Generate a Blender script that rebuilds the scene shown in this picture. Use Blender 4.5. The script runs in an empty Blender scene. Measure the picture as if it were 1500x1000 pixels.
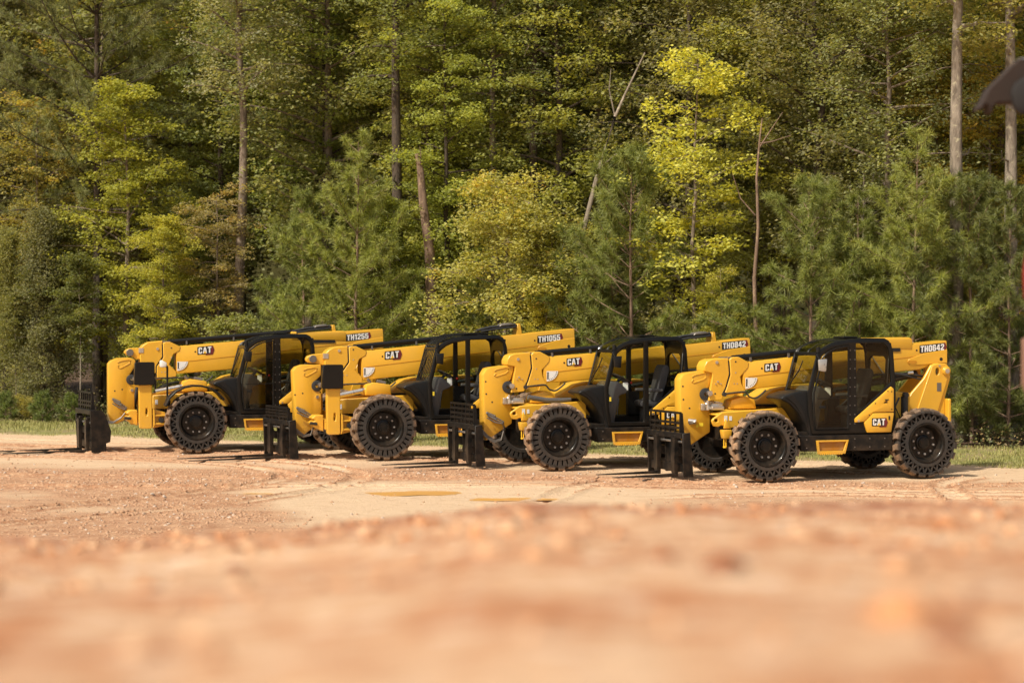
import bpy, bmesh, math, random
import numpy as np
from mathutils import Vector, Matrix
from mathutils.geometry import tessellate_polygon

R = math.radians
scene = bpy.context.scene
col = scene.collection

# ------------------------------------------------------------------ helpers
def tag(o, label=None, cat=None, group=None, kind=None):
    if label: o['label'] = label
    if cat: o['category'] = cat
    if group: o['group'] = group
    if kind: o['kind'] = kind
    return o

def empty(name, loc=(0, 0, 0), rz=0.0, parent=None):
    o = bpy.data.objects.new(name, None)
    o.empty_display_size = 0.2
    col.objects.link(o)
    o.location = loc
    o.rotation_euler = (0, 0, rz)
    if parent: o.parent = parent
    return o

def link(name, mesh, parent=None, loc=None, rz=None):
    o = bpy.data.objects.new(name, mesh)
    col.objects.link(o)
    if parent: o.parent = parent
    if loc is not None: o.location = loc
    if rz is not None: o.rotation_euler = (0, 0, rz)
    return o

class MB:
    """collects shapes, builds ONE mesh"""
    def __init__(s):
        s.v = []; s.f = []
    def add(s, vs, fs):
        n = len(s.v)
        s.v += [tuple(p) for p in vs]
        s.f += [tuple(i + n for i in f) for f in fs]
        return s
    def prism(s, outer, y0, y1, holes=()):
        """polygon in (x, z) extruded along y"""
        loops = [list(outer)] + [list(h) for h in holes]
        flat = [p for l in loops for p in l]
        n = len(flat)
        vs = [(p[0], y0, p[1]) for p in flat] + [(p[0], y1, p[1]) for p in flat]
        fs = []
        if holes:
            tr = tessellate_polygon([[Vector((p[0], p[1], 0)) for p in l] for l in loops])
            for t in tr:
                fs.append(tuple(t)); fs.append(tuple(i + n for i in reversed(t)))
        else:
            fs.append(tuple(range(n))); fs.append(tuple(range(2 * n - 1, n - 1, -1)))
        k = 0
        for l in loops:
            m = len(l)
            for i in range(m):
                a = k + i; b = k + (i + 1) % m
                fs.append((a, b, b + n, a + n))
            k += m
        return s.add(vs, fs)
    def box(s, x0, x1, y0, y1, z0, z1):
        vs = [(x, y, z) for x in (x0, x1) for y in (y0, y1) for z in (z0, z1)]
        return s.add(vs, [(0, 1, 3, 2), (4, 6, 7, 5), (0, 4, 5, 1), (2, 3, 7, 6), (0, 2, 6, 4), (1, 5, 7, 3)])
    def bar(s, p, q, w, h=None, up=(0, 0, 1)):
        p = Vector(p); q = Vector(q); d = (q - p).normalized(); h = h or w
        u = Vector(up)
        if abs(d.dot(u)) > .97: u = Vector((0, 1, 0))
        a = d.cross(u).normalized(); b = a.cross(d)
        vs = [c + a * i * w / 2 + b * j * h / 2 for c in (p, q) for i, j in ((-1, -1), (1, -1), (1, 1), (-1, 1))]
        return s.add(vs, [(3, 2, 1, 0), (4, 5, 6, 7)] + [(i, (i + 1) % 4, (i + 1) % 4 + 4, i + 4) for i in range(4)])
    def tube(s, pts, r, n=8, cap=True):
        pts = [Vector(p) for p in pts]; m = len(pts)
        rs = r if isinstance(r, (list, tuple)) else [r] * m
        vs = []
        for i, p in enumerate(pts):
            d = (pts[min(i + 1, m - 1)] - pts[max(i - 1, 0)]).normalized()
            u = Vector((0, 0, 1)) if abs(d.z) < .95 else Vector((1, 0, 0))
            a = d.cross(u).normalized(); b = a.cross(d)
            for k in range(n):
                t = 2 * math.pi * k / n
                vs.append(p + (a * math.cos(t) + b * math.sin(t)) * rs[i])
        fs = []
        for i in range(m - 1):
            for k in range(n):
                k2 = (k + 1) % n
                fs.append((i * n + k, i * n + k2, (i + 1) * n + k2, (i + 1) * n + k))
        if cap:
            fs.append(tuple(range(n - 1, -1, -1))); fs.append(tuple((m - 1) * n + k for k in range(n)))
        return s.add(vs, fs)
    def cyl(s, p, q, r, n=20):
        return s.tube([p, q], r, n)
    def lathe(s, prof, n=64, c=(0, 0, 0), close=False):
        """profile of (r, y) turned about the y axis"""
        vs = []; m = len(prof)
        for r, y in prof:
            for k in range(n):
                t = 2 * math.pi * k / n
                vs.append((c[0] + r * math.cos(t), c[1] + y, c[2] + r * math.sin(t)))
        fs = []
        for i in range(m if close else m - 1):
            j = (i + 1) % m
            for k in range(n):
                k2 = (k + 1) % n
                fs.append((i * n + k, i * n + k2, j * n + k2, j * n + k))
        return s.add(vs, fs)
    def mesh(s, name, mat, bev=0.0, smooth=35, seg=1):
        bm = bmesh.new()
        bv = [bm.verts.new(p) for p in s.v]
        for f in s.f:
            try: bm.faces.new([bv[i] for i in f])
            except ValueError: pass
        bmesh.ops.recalc_face_normals(bm, faces=bm.faces)
        if bev:
            es = [e for e in bm.edges if len(e.link_faces) == 2 and e.calc_face_angle(0) > R(28)]
            bmesh.ops.bevel(bm, geom=es, offset=bev, segments=seg, profile=.5, affect='EDGES', clamp_overlap=True)
        me = bpy.data.meshes.new(name)
        bm.to_mesh(me); bm.free()
        me.materials.append(mat)
        if smooth:
            me.polygons.foreach_set('use_smooth', [True] * len(me.polygons))
            me.set_sharp_from_angle(angle=R(smooth))
        return me
    def build(s, name, mat, parent=None, bev=0.0, smooth=35, seg=1, label=None):
        o = link(name, s.mesh(name, mat, bev, smooth, seg), parent)
        if label: o['label'] = label
        return o

def pieces(m, name, mat, parent, **kw):
    """each connected piece collected in m becomes an object of its own"""
    par = list(range(len(m.v)))
    def find(i):
        while par[i] != i: par[i] = par[par[i]]; i = par[i]
        return i
    for f in m.f:
        for i in f[1:]: par[find(i)] = find(f[0])
    groups = {}
    for f in m.f: groups.setdefault(find(f[0]), []).append(f)
    out = []
    for fs in groups.values():
        ids = sorted({i for f in fs for i in f}); mp = {i: k for k, i in enumerate(ids)}
        q = MB(); q.add([m.v[i] for i in ids], [tuple(mp[i] for i in f) for f in fs])
        out.append(q.build(name, mat, parent, **kw))
    return out

def np_mesh(name, V, F, mat, attrs=None, smooth=False):
    me = bpy.data.meshes.new(name)
    V = np.ascontiguousarray(V, np.float32); F = np.ascontiguousarray(F, np.int32)
    k = F.shape[1]
    me.vertices.add(len(V)); me.vertices.foreach_set('co', V.ravel())
    me.loops.add(F.size); me.loops.foreach_set('vertex_index', F.ravel())
    me.polygons.add(len(F)); me.polygons.foreach_set('loop_start', np.arange(len(F), dtype=np.int32) * k)
    me.update(calc_edges=True)
    if smooth: me.polygons.foreach_set('use_smooth', np.ones(len(F), bool))
    for an, (dom, arr) in (attrs or {}).items():
        a = me.attributes.new(an, 'FLOAT', dom)
        a.data.foreach_set('value', np.ascontiguousarray(arr, np.float32))
    me.materials.append(mat)
    return me

# ------------------------------------------------------------------ materials
class N:
    """tiny node helper"""
    def __init__(s, name):
        s.m = bpy.data.materials.new(name); s.m.use_nodes = True
        s.t = s.m.node_tree; s.t.nodes.clear()
        s.out = s.t.nodes.new('ShaderNodeOutputMaterial')
    def n(s, typ, **kw):
        nd = s.t.nodes.new('ShaderNode' + typ)
        for k, v in kw.items():
            if k in nd.inputs: s.set(nd, k, v)
            else: setattr(nd, k, v)
        return nd
    def set(s, nd, k, v):
        if isinstance(v, bpy.types.NodeSocket): s.t.links.new(v, nd.inputs[k])
        else: nd.inputs[k].default_value = v
    def noise(s, scale, detail=4, rough=.55, vec=None, dist=0.0):
        nd = s.n('TexNoise'); nd.inputs['Scale'].default_value = scale; nd.inputs['Detail'].default_value = detail
        nd.inputs['Roughness'].default_value = rough; nd.inputs['Distortion'].default_value = dist
        if vec: s.t.links.new(vec, nd.inputs['Vector'])
        return nd.outputs['Fac']
    def ramp(s, fac, p0, p1, c0=(0, 0, 0, 1), c1=(1, 1, 1, 1)):
        nd = s.n('ValToRGB'); e = nd.color_ramp.elements
        e[0].position = p0; e[1].position = p1; e[0].color = c0; e[1].color = c1
        s.t.links.new(fac, nd.inputs['Fac'])
        return nd.outputs['Color']
    def mix(s, fac, a, b, mode='MIX'):
        nd = s.t.nodes.new('ShaderNodeMix'); nd.data_type = 'RGBA'; nd.blend_type = mode
        for k, v in ((0, fac), (6, a), (7, b)):
            if isinstance(v, bpy.types.NodeSocket): s.t.links.new(v, nd.inputs[k])
            else: nd.inputs[k].default_value = v if k == 0 else (tuple(v) + (1,))[:4]
        return nd.outputs[2]
    def math(s, op, a, b=0.0):
        nd = s.n('Math', operation=op)
        for k, v in ((0, a), (1, b)):
            if isinstance(v, bpy.types.NodeSocket): s.t.links.new(v, nd.inputs[k])
            else: nd.inputs[k].default_value = v
        return nd.outputs[0]
    def coord(s, which='Object'):
        return s.n('TexCoord').outputs[which]
    def sep(s, vec):
        nd = s.n('SeparateXYZ'); s.t.links.new(vec, nd.inputs[0]); return nd.outputs
    def attr(s, name):
        return s.n('Attribute', attribute_name=name).outputs['Fac']
    def bump(s, h, strength=.3, dist=.02):
        nd = s.n('Bump'); nd.inputs['Strength'].default_value = strength; nd.inputs['Distance'].default_value = dist
        s.t.links.new(h, nd.inputs['Height']); return nd.outputs['Normal']
    def bsdf(s, color, rough=.5, metal=0.0, normal=None, **kw):
        nd = s.n('BsdfPrincipled')
        s.set(nd, 'Base Color', color if isinstance(color, bpy.types.NodeSocket) else (tuple(color) + (1,))[:4])
        s.set(nd, 'Roughness', rough); s.set(nd, 'Metallic', metal)
        if normal is not None: s.set(nd, 'Normal', normal)
        for k, v in kw.items(): s.set(nd, k.replace('_', ' '), v)
        return nd.outputs[0]
    def done(s, shader):
        s.t.links.new(shader, s.out.inputs['Surface']); return s.m

DUST = (.42, .27, .16)
def paint(name, c, rough=.38, dust=.45, coat=.0, var=.12, spec=.45):
    k = N(name); co = k.coord()
    big = k.noise(2.3, 4, vec=co); fine = k.noise(26, 5, vec=co)
    z = k.sep(co)[2]
    base = k.mix(big, tuple(x * (1 - var) for x in c), tuple(min(1, x * (1 + var)) for x in c))
    # dust gathers low down and in patches
    low = k.math('SUBTRACT', 1.0, k.math('MULTIPLY', z, .75))
    low = k.math('MAXIMUM', low, .12)
    patch = k.ramp(k.noise(5, 6, .65, co), .42, .75)
    fac = k.math('MULTIPLY', k.math('MULTIPLY', low, patch), dust)
    base = k.mix(fac, base, DUST)
    rg = k.math('ADD', k.math('MULTIPLY', fine, .22), rough - .1)
    return k.done(k.bsdf(base, rg, normal=k.bump(fine, .03, .01), Coat_Weight=coat, Specular_IOR_Level=spec))

def plain(name, c, rough=.5, metal=0.0):
    k = N(name); co = k.coord(); f = k.noise(14, 4, vec=co)
    base = k.mix(f, tuple(x * .8 for x in c), tuple(min(1, x * 1.2) for x in c))
    return k.done(k.bsdf(base, k.math('ADD', k.math('MULTIPLY', f, .2), rough - .1), metal))

def rubber(name, mud, side):
    k = N(name); co = k.coord(); x, y, z = k.sep(co)
    r = k.math('SQRT', k.math('ADD', k.math('MULTIPLY', x, x), k.math('MULTIPLY', z, z)))
    edge = k.ramp(r, .57, .625)                       # the lugs
    n1 = k.ramp(k.noise(6, 6, .7, co), .30, .60)
    n2 = k.noise(40, 4, .6, co)
    fac = k.math('MULTIPLY', k.math('MULTIPLY', edge, n1), mud)
    fac = k.math('MAXIMUM', fac, k.math('MULTIPLY', k.ramp(k.noise(4, 6, .7, co), .35, .8), side))
    base = k.mix(n2, (.014, .0135, .013), (.034, .031, .028))
    base = k.mix(fac, base, k.mix(n2, (.30, .17, .09), (.52, .34, .20)))
    return k.done(k.bsdf(base, .8, normal=k.bump(n2, .3, .01)))

def glass(name, tint, refl=.12):
    k = N(name)
    tr = k.n('BsdfTransparent'); tr.inputs[0].default_value = tuple(tint) + (1,)
    gl = k.n('BsdfGlossy'); gl.inputs['Roughness'].default_value = .015; gl.inputs[0].default_value = (.95, .97, .95, 1)
    lw = k.n('LayerWeight'); lw.inputs['Blend'].default_value = .35
    f = k.math('ADD', k.math('MULTIPLY', k.math('POWER', lw.outputs['Facing'], 4.0), .8), refl * .12)
    f = k.math('ADD', f, k.math('MULTIPLY', k.noise(3, 2, vec=k.coord()), .006))
    mx = k.n('MixShader'); k.t.links.new(f, mx.inputs[0]); k.t.links.new(tr.outputs[0], mx.inputs[1]); k.t.links.new(gl.outputs[0], mx.inputs[2])
    return k.done(mx.outputs[0])

M = {}
M['yellow'] = paint('yellow_paint', (.74, .40, .030), .36, .52, .2)
M['yellow_in'] = paint('yellow_inner_paint', (.55, .24, .012), .5, .7)
M['step_shade'] = paint('recess_shade', (.36, .15, .008), .5, .9)  # darkened yellow: shade inside the step put into the colour
M['black'] = paint('black_paint', (.008, .008, .0075), .30, .08, .1, spec=.22)
M['black_low'] = paint('black_low_paint', (.011, .010, .009), .42, .20, spec=.22)
M['forkblack'] = paint('fork_paint', (.009, .0085, .008), .36, .14, spec=.22)
M['plastic'] = paint('black_plastic', (.011, .011, .011), .42, .12, spec=.22)
M['grey'] = paint('grey_plastic', (.085, .085, .085), .55, .1)
M['seat'] = plain('seat_cloth', (.045, .045, .047), .8)
M['steel'] = plain('bright_steel', (.62, .60, .56), .3, .9)
M['dullsteel'] = plain('dull_steel', (.20, .18, .16), .5, .6)
M['nut'] = plain('nut_steel', (.30, .28, .26), .45, .3)
M['hose'] = plain('hose_rubber', (.03, .03, .03), .45)
M['white'] = plain('white_decal', (.8, .8, .78), .45)
M['ink'] = plain('ink_decal', (.012, .011, .011), .45)
M['maroon'] = plain('maroon_decal', (.16, .018, .02), .4)
M['logoyellow'] = plain('yellow_decal', (.85, .50, .03), .4)
M['labelyellow'] = plain('label_yellow', (.80, .62, .04), .45)
M['red'] = plain('red_plastic', (.5, .03, .02), .4)
M['mirror'] = plain('mirror_housing', (.45, .45, .44), .3, .5)
M['rubber_mud'] = rubber('muddy_rubber', .95, .16)
M['rubber'] = rubber('dusty_rubber', .62, .10)
M['glass_dark'] = glass('tinted_glass', (.84, .83, .76), .10)
M['glass'] = glass('clear_glass', (.82, .84, .78), .12)
M['lens'] = plain('lamp_lens', (.75, .75, .72), .15)
# ------------------------------------------------------------------ lettering
def rc(x0, z0, x1, z1): return [(x0, z0), (x1, z0), (x1, z1), (x0, z1)]
TOPB = [(0, .80), (.60, .80), (.60, .88), (.50, 1), (.10, 1), (0, .88)]
BOTB = [(0, .20), (0, .12), (.10, 0), (.50, 0), (.60, .12), (.60, .20)]
GL = {
    'T': (.60, [rc(0, .79, .60, 1), rc(.19, 0, .41, .79)]),
    'H': (.62, [rc(0, 0, .22, 1), rc(.40, 0, .62, 1), rc(.22, .41, .40, .60)]),
    '0': (.60, [TOPB, BOTB, rc(0, .2, .21, .8), rc(.39, .2, .60, .8)]),
    'C': (.60, [TOPB, BOTB, rc(0, .2, .22, .8), rc(.38, .64, .60, .8), rc(.38, .2, .60, .36)]),
    '1': (.40, [rc(.16, 0, .38, 1), [(0, .70), (.16, .74), (.16, 1), (.12, .9), (0, .84)]]),
    '2': (.60, [TOPB, rc(0, 0, .60, .2), rc(0, .66, .20, .8), [(.39, .8), (.39, .62), (0, .28), (0, .2), (.24, .2), (.60, .56), (.60, .8)]]),
    '4': (.64, [rc(.34, 0, .55, .2), rc(0, .2, .64, .38), [(.34, .38), (.55, .38), (.55, 1), (.34, 1)], [(0, .38), (.19, .38), (.34, .76), (.34, 1), (.26, 1)]]),
    '5': (.60, [BOTB, rc(0, .8, .58, 1), rc(0, .44, .20, .8), rc(0, .2, .20, .34), [(.20, .44), (.39, .44), (.39, .2), (.60, .2), (.60, .54), (.50, .63), (.20, .63)]]),
    '6': (.60, [TOPB, BOTB, rc(0, .2, .21, .8), rc(.39, .2, .60, .44), [(.21, .44), (.60, .44), (.60, .52), (.50, .62), (.21, .62)], rc(.40, .68, .60, .8)]),
    '8': (.60, [TOPB, BOTB, rc(0, .2, .21, .44), rc(.39, .2, .60, .44), rc(.02, .44, .58, .60), rc(0, .6, .21, .8), rc(.39, .6, .60, .8)]),
    'A': (.68, [[(0, 0), (.21, 0), (.34, .66), (.34, 1), (.20, 1)], [(.68, 0), (.48, 1), (.34, 1), (.34, .66), (.47, 0)]]),
}
def word(parent, name, text, u0, z0, face, h, slope, side=1, logo=False):
    """lettering standing 3 mm proud of a side face; side=1 reads from the left of the machine, -1 from its right"""
    cs, sn = math.cos(slope), math.sin(slope)
    def pt(x, z):
        # reading direction runs towards the rear on the left side, towards the front on the right
        du = -(x * cs - z * sn * 0) * h
        zz = (z * h) + x * h * sn
        return (u0 + du if side > 0 else u0 - du, z0 + zz)
    gap = .11; x = 0; polys = []; xs = []
    for ch in text:
        w, ps = GL[ch]
        polys += [[(a + x, b) for a, b in p] for p in ps]; xs.append((x, w)); x += w + gap
    wtot = x - gap
    def flat(plist, off, nm, mat, par, th=.002):
        m = MB()
        for p in plist:
            q = [pt(a, b) for a, b in p]
            m.prism(q, face + side * off, face + side * (off + th))
        return m.build(nm, mat, par, smooth=0)
    e = .13
    back = flat([[(-e, -e), (wtot * .55, -e), (wtot + e * .8, -e), (wtot + e, 0), (wtot + e, 1), (wtot, 1 + e), (-e, 1 + e), (-e - .05, 1), (-e - .05, 0)]], .0015, name + '_backing', M['ink'], parent)
    hx = wtot - .10
    hexa = [(hx, -.30 if logo else -.16), (hx + .32, -.30 if logo else -.16), (hx + .60, .42), (hx + .34, 1.14), (hx, 1.14)]
    if logo: hexa = [(wtot - .95, -.30)] + hexa[1:4] + [(hx, 1.14), (hx, -.14), (wtot - .95, -.14)]
    flat([hexa], .0045, name + '_hexagon', M['maroon'], back)
    flat(polys, .0075, 'lettering', M['white'], back)
    if logo:
        x0, w = xs[1]
        flat([[(x0 + .06, -.02), (x0 + w - .06, -.02), (x0 + w / 2, .42)]], .0105, 'triangle_mark', M['logoyellow'], back)
    return back

# ------------------------------------------------------------------ wheels
def tyre_mesh(rad, kind, mat):
    """solid tyre: chunky lugs and an open ring of cells in the sidewall"""
    m = MB(); s = rad / .63
    P = [(.355, .150), (.375, .166), (.432, .166), (.435, .070), (.534, .070), (.537, .166), (.566, .160), (.578, .140)]
    prof = [(r * s, y) for r, y in P] + [(r * s, -y) for r, y in reversed(P)]
    m.lathe(prof, 72)
    for sd in (-1, 1):
        if kind == 'truss':
            n = 26
            for i in range(n):
                a0 = 2 * math.pi * i / n; a1 = a0 + math.pi / n; a2 = a0 + 2 * math.pi / n
                def q(r, a): return (r * s * math.cos(a), sd * .115, r * s * math.sin(a))
                m.bar(q(.420, a0), q(.548, a1), .026 * s, .094, (0, 1, 0))
                m.bar(q(.548, a1), q(.420, a2), .0255 * s, .092, (0, 1, 0))
        else:
            n = 32
            for i in range(n):
                a = 2 * math.pi * i / n
                r1, r2 = .418, .550
                w1, w2 = .070 * s, .098 * s
                vs = []
                for yy in (.06, .160):
                    for rr, ww in ((r1, w1), (.450, .058 * s), (.516, .070 * s), (r2, w2)):
                        for e in (-1, 1):
                            aa = a + e * ww / 2 / (rr * s)
                            vs.append((rr * s * math.cos(aa), sd * yy, rr * s * math.sin(aa)))
                fs = []
                for j in range(3):
                    a_, b_, c_, d_ = 2 * j, 2 * j + 1, 2 * j + 3, 2 * j + 2
                    fs += [(8 + a_, 8 + b_, 8 + c_, 8 + d_), (a_, d_, c_, b_), (a_, 8 + a_, 8 + d_, d_), (b_, c_, 8 + c_, 8 + b_)]
                m.add(vs, fs)
    n = 19
    for sd in (-1, 1):
        for i in range(n):
            a = 2 * math.pi * (i + (.5 if sd > 0 else 0)) / n
            sect = [(-.020, .590, .0), (-.016, .632, .0), (.060, .636, .13), (.148, .628, .20), (.180, .606, .20), (.186, .552, .20), (.155, .548, .20), (.06, .570, .13)]
            vs = []
            for e in (-1, 1):
                for y, r, sk in sect:
                    half = (.048 if r > .615 else .060) * (1.0 if y < .1 else 1.10)
                    aa = a + e * half / .63 + sk * .55 - .04
                    vs.append((r * s * math.cos(aa), sd * y, r * s * math.sin(aa)))
            k = len(sect)
            fs = [(0, 1, 2, 7), (2, 3, 6, 7), (3, 4, 5, 6)]
            fs += [tuple(j + k for j in reversed(f)) for f in fs]
            fs += [(j, (j + 1) % k, (j + 1) % k + k, j + k) for j in range(k)]
            m.add(vs, fs)
    return m.mesh('tyre', mat, smooth=32)

def rim_mesh(rad):
    m = MB(); s = rad / .63
    m.lathe([(r * s, y) for r, y in [(.352, -.13), (.368, .150), (.358, .172), (.338, .172), (.330, .150), (.318, .140), (.296, .040), (.272, .000), (.150, .004), (.140, .030), (.115, .040), (.108, .062), (.05, .070), (.001, .070)]], 64)
    m.lathe([(.001, -.10), (.30 * s, -.10), (.36 * s, -.13)], 48)
    for i in range(8):
        a = 2 * math.pi * (i + .5) / 8
        c = (.085 * s * math.cos(a), .06, .085 * s * math.sin(a))
        m.cyl(c, (c[0], .080, c[2]), .012, 6)
    return m.mesh('rim', M['black'], smooth=35)
def nut_meshes(rad):
    out = []; s = rad / .63
    for i in range(10):
        a = 2 * math.pi * (i + .3) / 10
        c = (.205 * s * math.cos(a), .0, .205 * s * math.sin(a))
        out.append(MB().cyl(c, (c[0], .040, c[2]), .021, 6).mesh('lug_nut', M['nut'], smooth=0))
    return out

WHEELS = {}
def wheel(parent, x, y, rad, kind, mud, spin):
    key = (rad, kind, mud)
    if key not in WHEELS:
        WHEELS[key] = (tyre_mesh(rad, kind, M['rubber_mud' if mud else 'rubber']), rim_mesh(rad), nut_meshes(rad))
    w = empty('wheel', (x, y, rad), 0 if y > 0 else math.pi, parent)
    w.rotation_euler = (0, R(spin), 0 if y > 0 else math.pi)
    t, r_, nu = WHEELS[key]
    link('tyre', t, w); link('rim', r_, w); [link('lug_nut', q, w) for q in nu]
    return w

# ------------------------------------------------------------------ the machine
def shift(pts, du=0.0, dz=0.0): return [(a + du, b + dz) for a, b in pts]

def cab(root, du, closed, guard, bright):
    S = lambda pts: shift(pts, du)
    outer = S([(-.93, .82), (-.86, 1.2), (-.84, 1.56), (-.87, 1.63), (-1.035, 2.25), (-1.09, 2.33), (-1.22, 2.41), (-1.38, 2.475), (-1.64, 2.52), (-2.0, 2.54), (-2.37, 2.535), (-2.46, 2.49), (-2.51, 2.41), (-2.55, 2.28), (-2.60, 1.65), (-2.60, .82)])
    hole1 = S([(-.99, .90), (-.945, 1.2), (-.94, 1.56), (-1.115, 2.21), (-1.25, 2.315), (-1.40, 2.375), (-1.66, 2.42), (-1.66, .90)])
    if closed:
        hole2 = S([(-1.80, 2.44), (-2.34, 2.45), (-2.44, 2.37), (-2.47, 2.26), (-2.51, 1.74), (-1.82, 1.16)])
    else:
        hole2 = S([(-1.755, 2.435), (-2.34, 2.455), (-2.45, 2.38), (-2.475, 2.26), (-2.53, 1.76), (-1.765, 1.10)])
    fr = empty('cab', (0, 0, 0), 0, root)
    # left (near) side and right side frames
    m = MB(); m.prism(outer, 1.10, 1.165, [hole1, hole2])
    m.build('side_frame', M['black'], fr, bev=.014, seg=2)
    m = MB(); m.prism(outer, .16, .215, [hole1, hole2])
    m.build('side_frame', M['black'], fr, bev=.012)
    # roof: solid rear part, glazed front part between them
    rl = S([(-1.50, 2.495), (-1.64, 2.512), (-2.0, 2.532), (-2.37, 2.527), (-2.46, 2.482), (-2.43, 2.44), (-2.0, 2.47), (-1.64, 2.455), (-1.50, 2.44)])
    m = MB(); m.prism(rl, .217, 1.098)
    m.box(du - 2.02, du - 1.72, .40, .80, 2.53, 2.565)
    m.build('roof', M['black'], fr, bev=.01)
    m = MB()
    for v in (.245, .66, 1.07):
        m.tube([(du + a, v, z - .035) for a, z in ((-1.045, 2.26), (-1.12, 2.35), (-1.25, 2.425), (-1.40, 2.48), (-1.52, 2.50))], .024, 6)
    m.box(du - 1.09, du - 1.03, .22, 1.095, 2.225, 2.285)
    pieces(m, 'roof_rail', M['black'], fr, bev=.006)
    m = MB(); pts = [(-1.08, 2.29), (-1.15, 2.36), (-1.26, 2.415), (-1.40, 2.465), (-1.50, 2.485)]
    pl = S(pts + [(a, z - .012) for a, z in reversed(pts)])
    m.prism(pl, .222, 1.092)
    m.build('roof_window', M['glass_dark'], fr, smooth=30)
    # windscreen, its lower bar, rear wall with its window
    m = MB(); m.prism(S([(-.875, 1.62), (-1.045, 2.235), (-1.055, 2.232), (-.885, 1.617)]), .222, 1.092)
    m.build('windscreen', M['glass'] if not closed else M['glass'], fr, smooth=0)
    m = MB()
    m.box(-.055, .035, .90, 1.0, 0, 0) if False else None
    m.tube([(du - .85, .35, 1.66), (du - .93, .62, 1.95), (du - .99, .66, 2.13)], .011, 6)
    m.build('wiper', M['plastic'], fr)
    rw = MB()
    # rear wall lies across the machine: build in (y, z) and turn
    wall = [(.217, 1.05), (1.098, 1.05), (1.098, 2.45), (.217, 2.45)]
    hole = [(.34, 1.56), (.99, 1.56), (.99, 2.14), (.90, 2.20), (.43, 2.20), (.34, 2.14)]
    rw.prism(wall, du + 2.47, du + 2.53, [hole]) if False else None
    t = MB(); t.prism(wall, 0, .05, [hole])
    rw.add([(du - 2.50 + p[1] - .055 * (p[2] - 1.65), p[0], p[2]) for p in t.v], t.f)
    rw.build('rear_wall', M['black'], fr, bev=.008)
    t = MB(); t.prism(hole, .02, .03); g = MB(); g.add([(du - 2.50 + p[1] - .055 * (p[2] - 1.65), p[0], p[2]) for p in t.v], t.f)
    g.build('rear_window', M['glass'], fr, smooth=0)
    # right hand glass (always there)
    m = MB(); m.prism(hole1, .180, .188)
    m.prism(hole2, .180, .188)
    m.build('side_window', M['glass'], fr, smooth=0)
    # the lower body of the cab
    m = MB()
    m.prism(S([(-.60, .78), (-2.60, .78), (-2.60, .86), (-.60, .86)]), .217, 1.09)
    m.prism(S([(-1.70, .86), (-2.59, .86), (-2.59, 1.60), (-1.86, 1.10), (-1.70, .95)]), 1.085, 1.105)
    m.prism(S([(-2.30, .87), (-2.56, .87), (-2.56, 1.25), (-2.30, 1.25)]), .22, 1.08)
    m.build('floor_pan', M['black_low'], fr, bev=.006)
    # front cowl that runs down round the wheel
    m = MB()
    m.prism(S([(-.885, 1.605), (-.60, 1.575), (-.40, 1.520), (-.33, 1.47), (-.36, 1.44), (-.50, 1.37), (-.66, 1.22), (-.80, 1.02), (-.90, .80), (-.91, .53), (-1.0, .53), (-1.0, .84), (-.92, 1.2), (-.90, 1.56)]), .45, 1.135)
    m.build('front_cowl', M['plastic'], fr, bev=.035, seg=3)
    m = MB(); m.prism(S([(-.55, 1.535), (-.42, 1.49), (-.60, 1.36), (-.78, 1.10), (-.86, .92), (-.80, 1.22), (-.68, 1.42)]), 1.136, 1.150)
    m.build('cowl_moulding', M['plastic'], fr, bev=.006)
    # inside
    m = MB()
    m.prism(S([(-.96, .86), (-.96, 1.60), (-1.05, 1.68), (-1.22, 1.66), (-1.40, 1.50), (-1.36, 1.44), (-1.22, 1.40), (-1.12, .86)]), .36, 1.0)
    m.build('dashboard', M['grey'], fr, bev=.035, seg=2)
    m = MB(); pr = [(.19 + .018 * math.cos(t), .018 * math.sin(t)) for t in [2 * math.pi * i / 8 for i in range(8)]]
    m.lathe(pr, 28, close=True); m.bar((-.18, 0, 0), (.18, 0, 0), .03, .02); m.bar((0, 0, 0), (0, 0, .18), .03, .02)
    sw = m.build('steering_wheel', M['plastic'], fr); sw.location = (du - 1.36, .70, 1.72); sw.rotation_euler = (R(90), 0, 0); sw.rotation_euler = (R(90), R(0), R(0))
    sw.rotation_euler = Matrix.Rotation(R(-25), 3, 'Y').to_4x4().to_euler(); sw.rotation_euler = (Matrix.Rotation(R(-28), 3, 'Y') @ Matrix.Rotation(R(90), 3, 'X')).to_euler()
    m = MB(); m.tube([(du - 1.20, .70, 1.58), (du - 1.36, .70, 1.72)], .03)
    m.build('steering_column', M['plastic'], fr)
    st = MB()
    st.prism(S([(-1.72, 1.17), (-1.70, 1.27), (-1.80, 1.31), (-2.18, 1.27), (-2.22, 1.16)]), .47, .92)
    st.prism(S([(-2.12, 1.24), (-2.30, 1.90), (-2.26, 1.98), (-2.18, 1.98), (-2.13, 1.88), (-2.00, 1.28)]), .48, .91)
    st.prism(S([(-1.80, .86), (-1.80, 1.17), (-2.15, 1.17), (-2.15, .86)]), .53, .86)
    so = st.build('seat', M['seat'], fr, bev=.03, seg=2)
    m = MB(); m.box(du - 2.12, du - 1.76, .93, 1.0, 1.46, 1.52); m.box(du - 2.12, du - 1.76, .39, .46, 1.46, 1.52)
    pieces(m, 'armrest', M['grey'], so, bev=.015)
    m = MB(); m.box(du - 1.86, du - 1.62, .30, .40, 1.0, 1.46); m.tube([(du - 1.70, .36, 1.46), (du - 1.66, .36, 1.60)], .02)
    m.build('control_console', M['plastic'], fr, bev=.02)
    m = MB(); m.box(du - 1.55, du - 1.43, .225, .235, 1.62, 1.74); m.build('warning_label', M['labelyellow'], fr, smooth=0)
    m = MB(); m.box(du - 1.72, du - 1.68, .34, .38, 1.601, 1.64); m.build('lever_knob', M['red'], fr, bev=.008)
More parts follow.
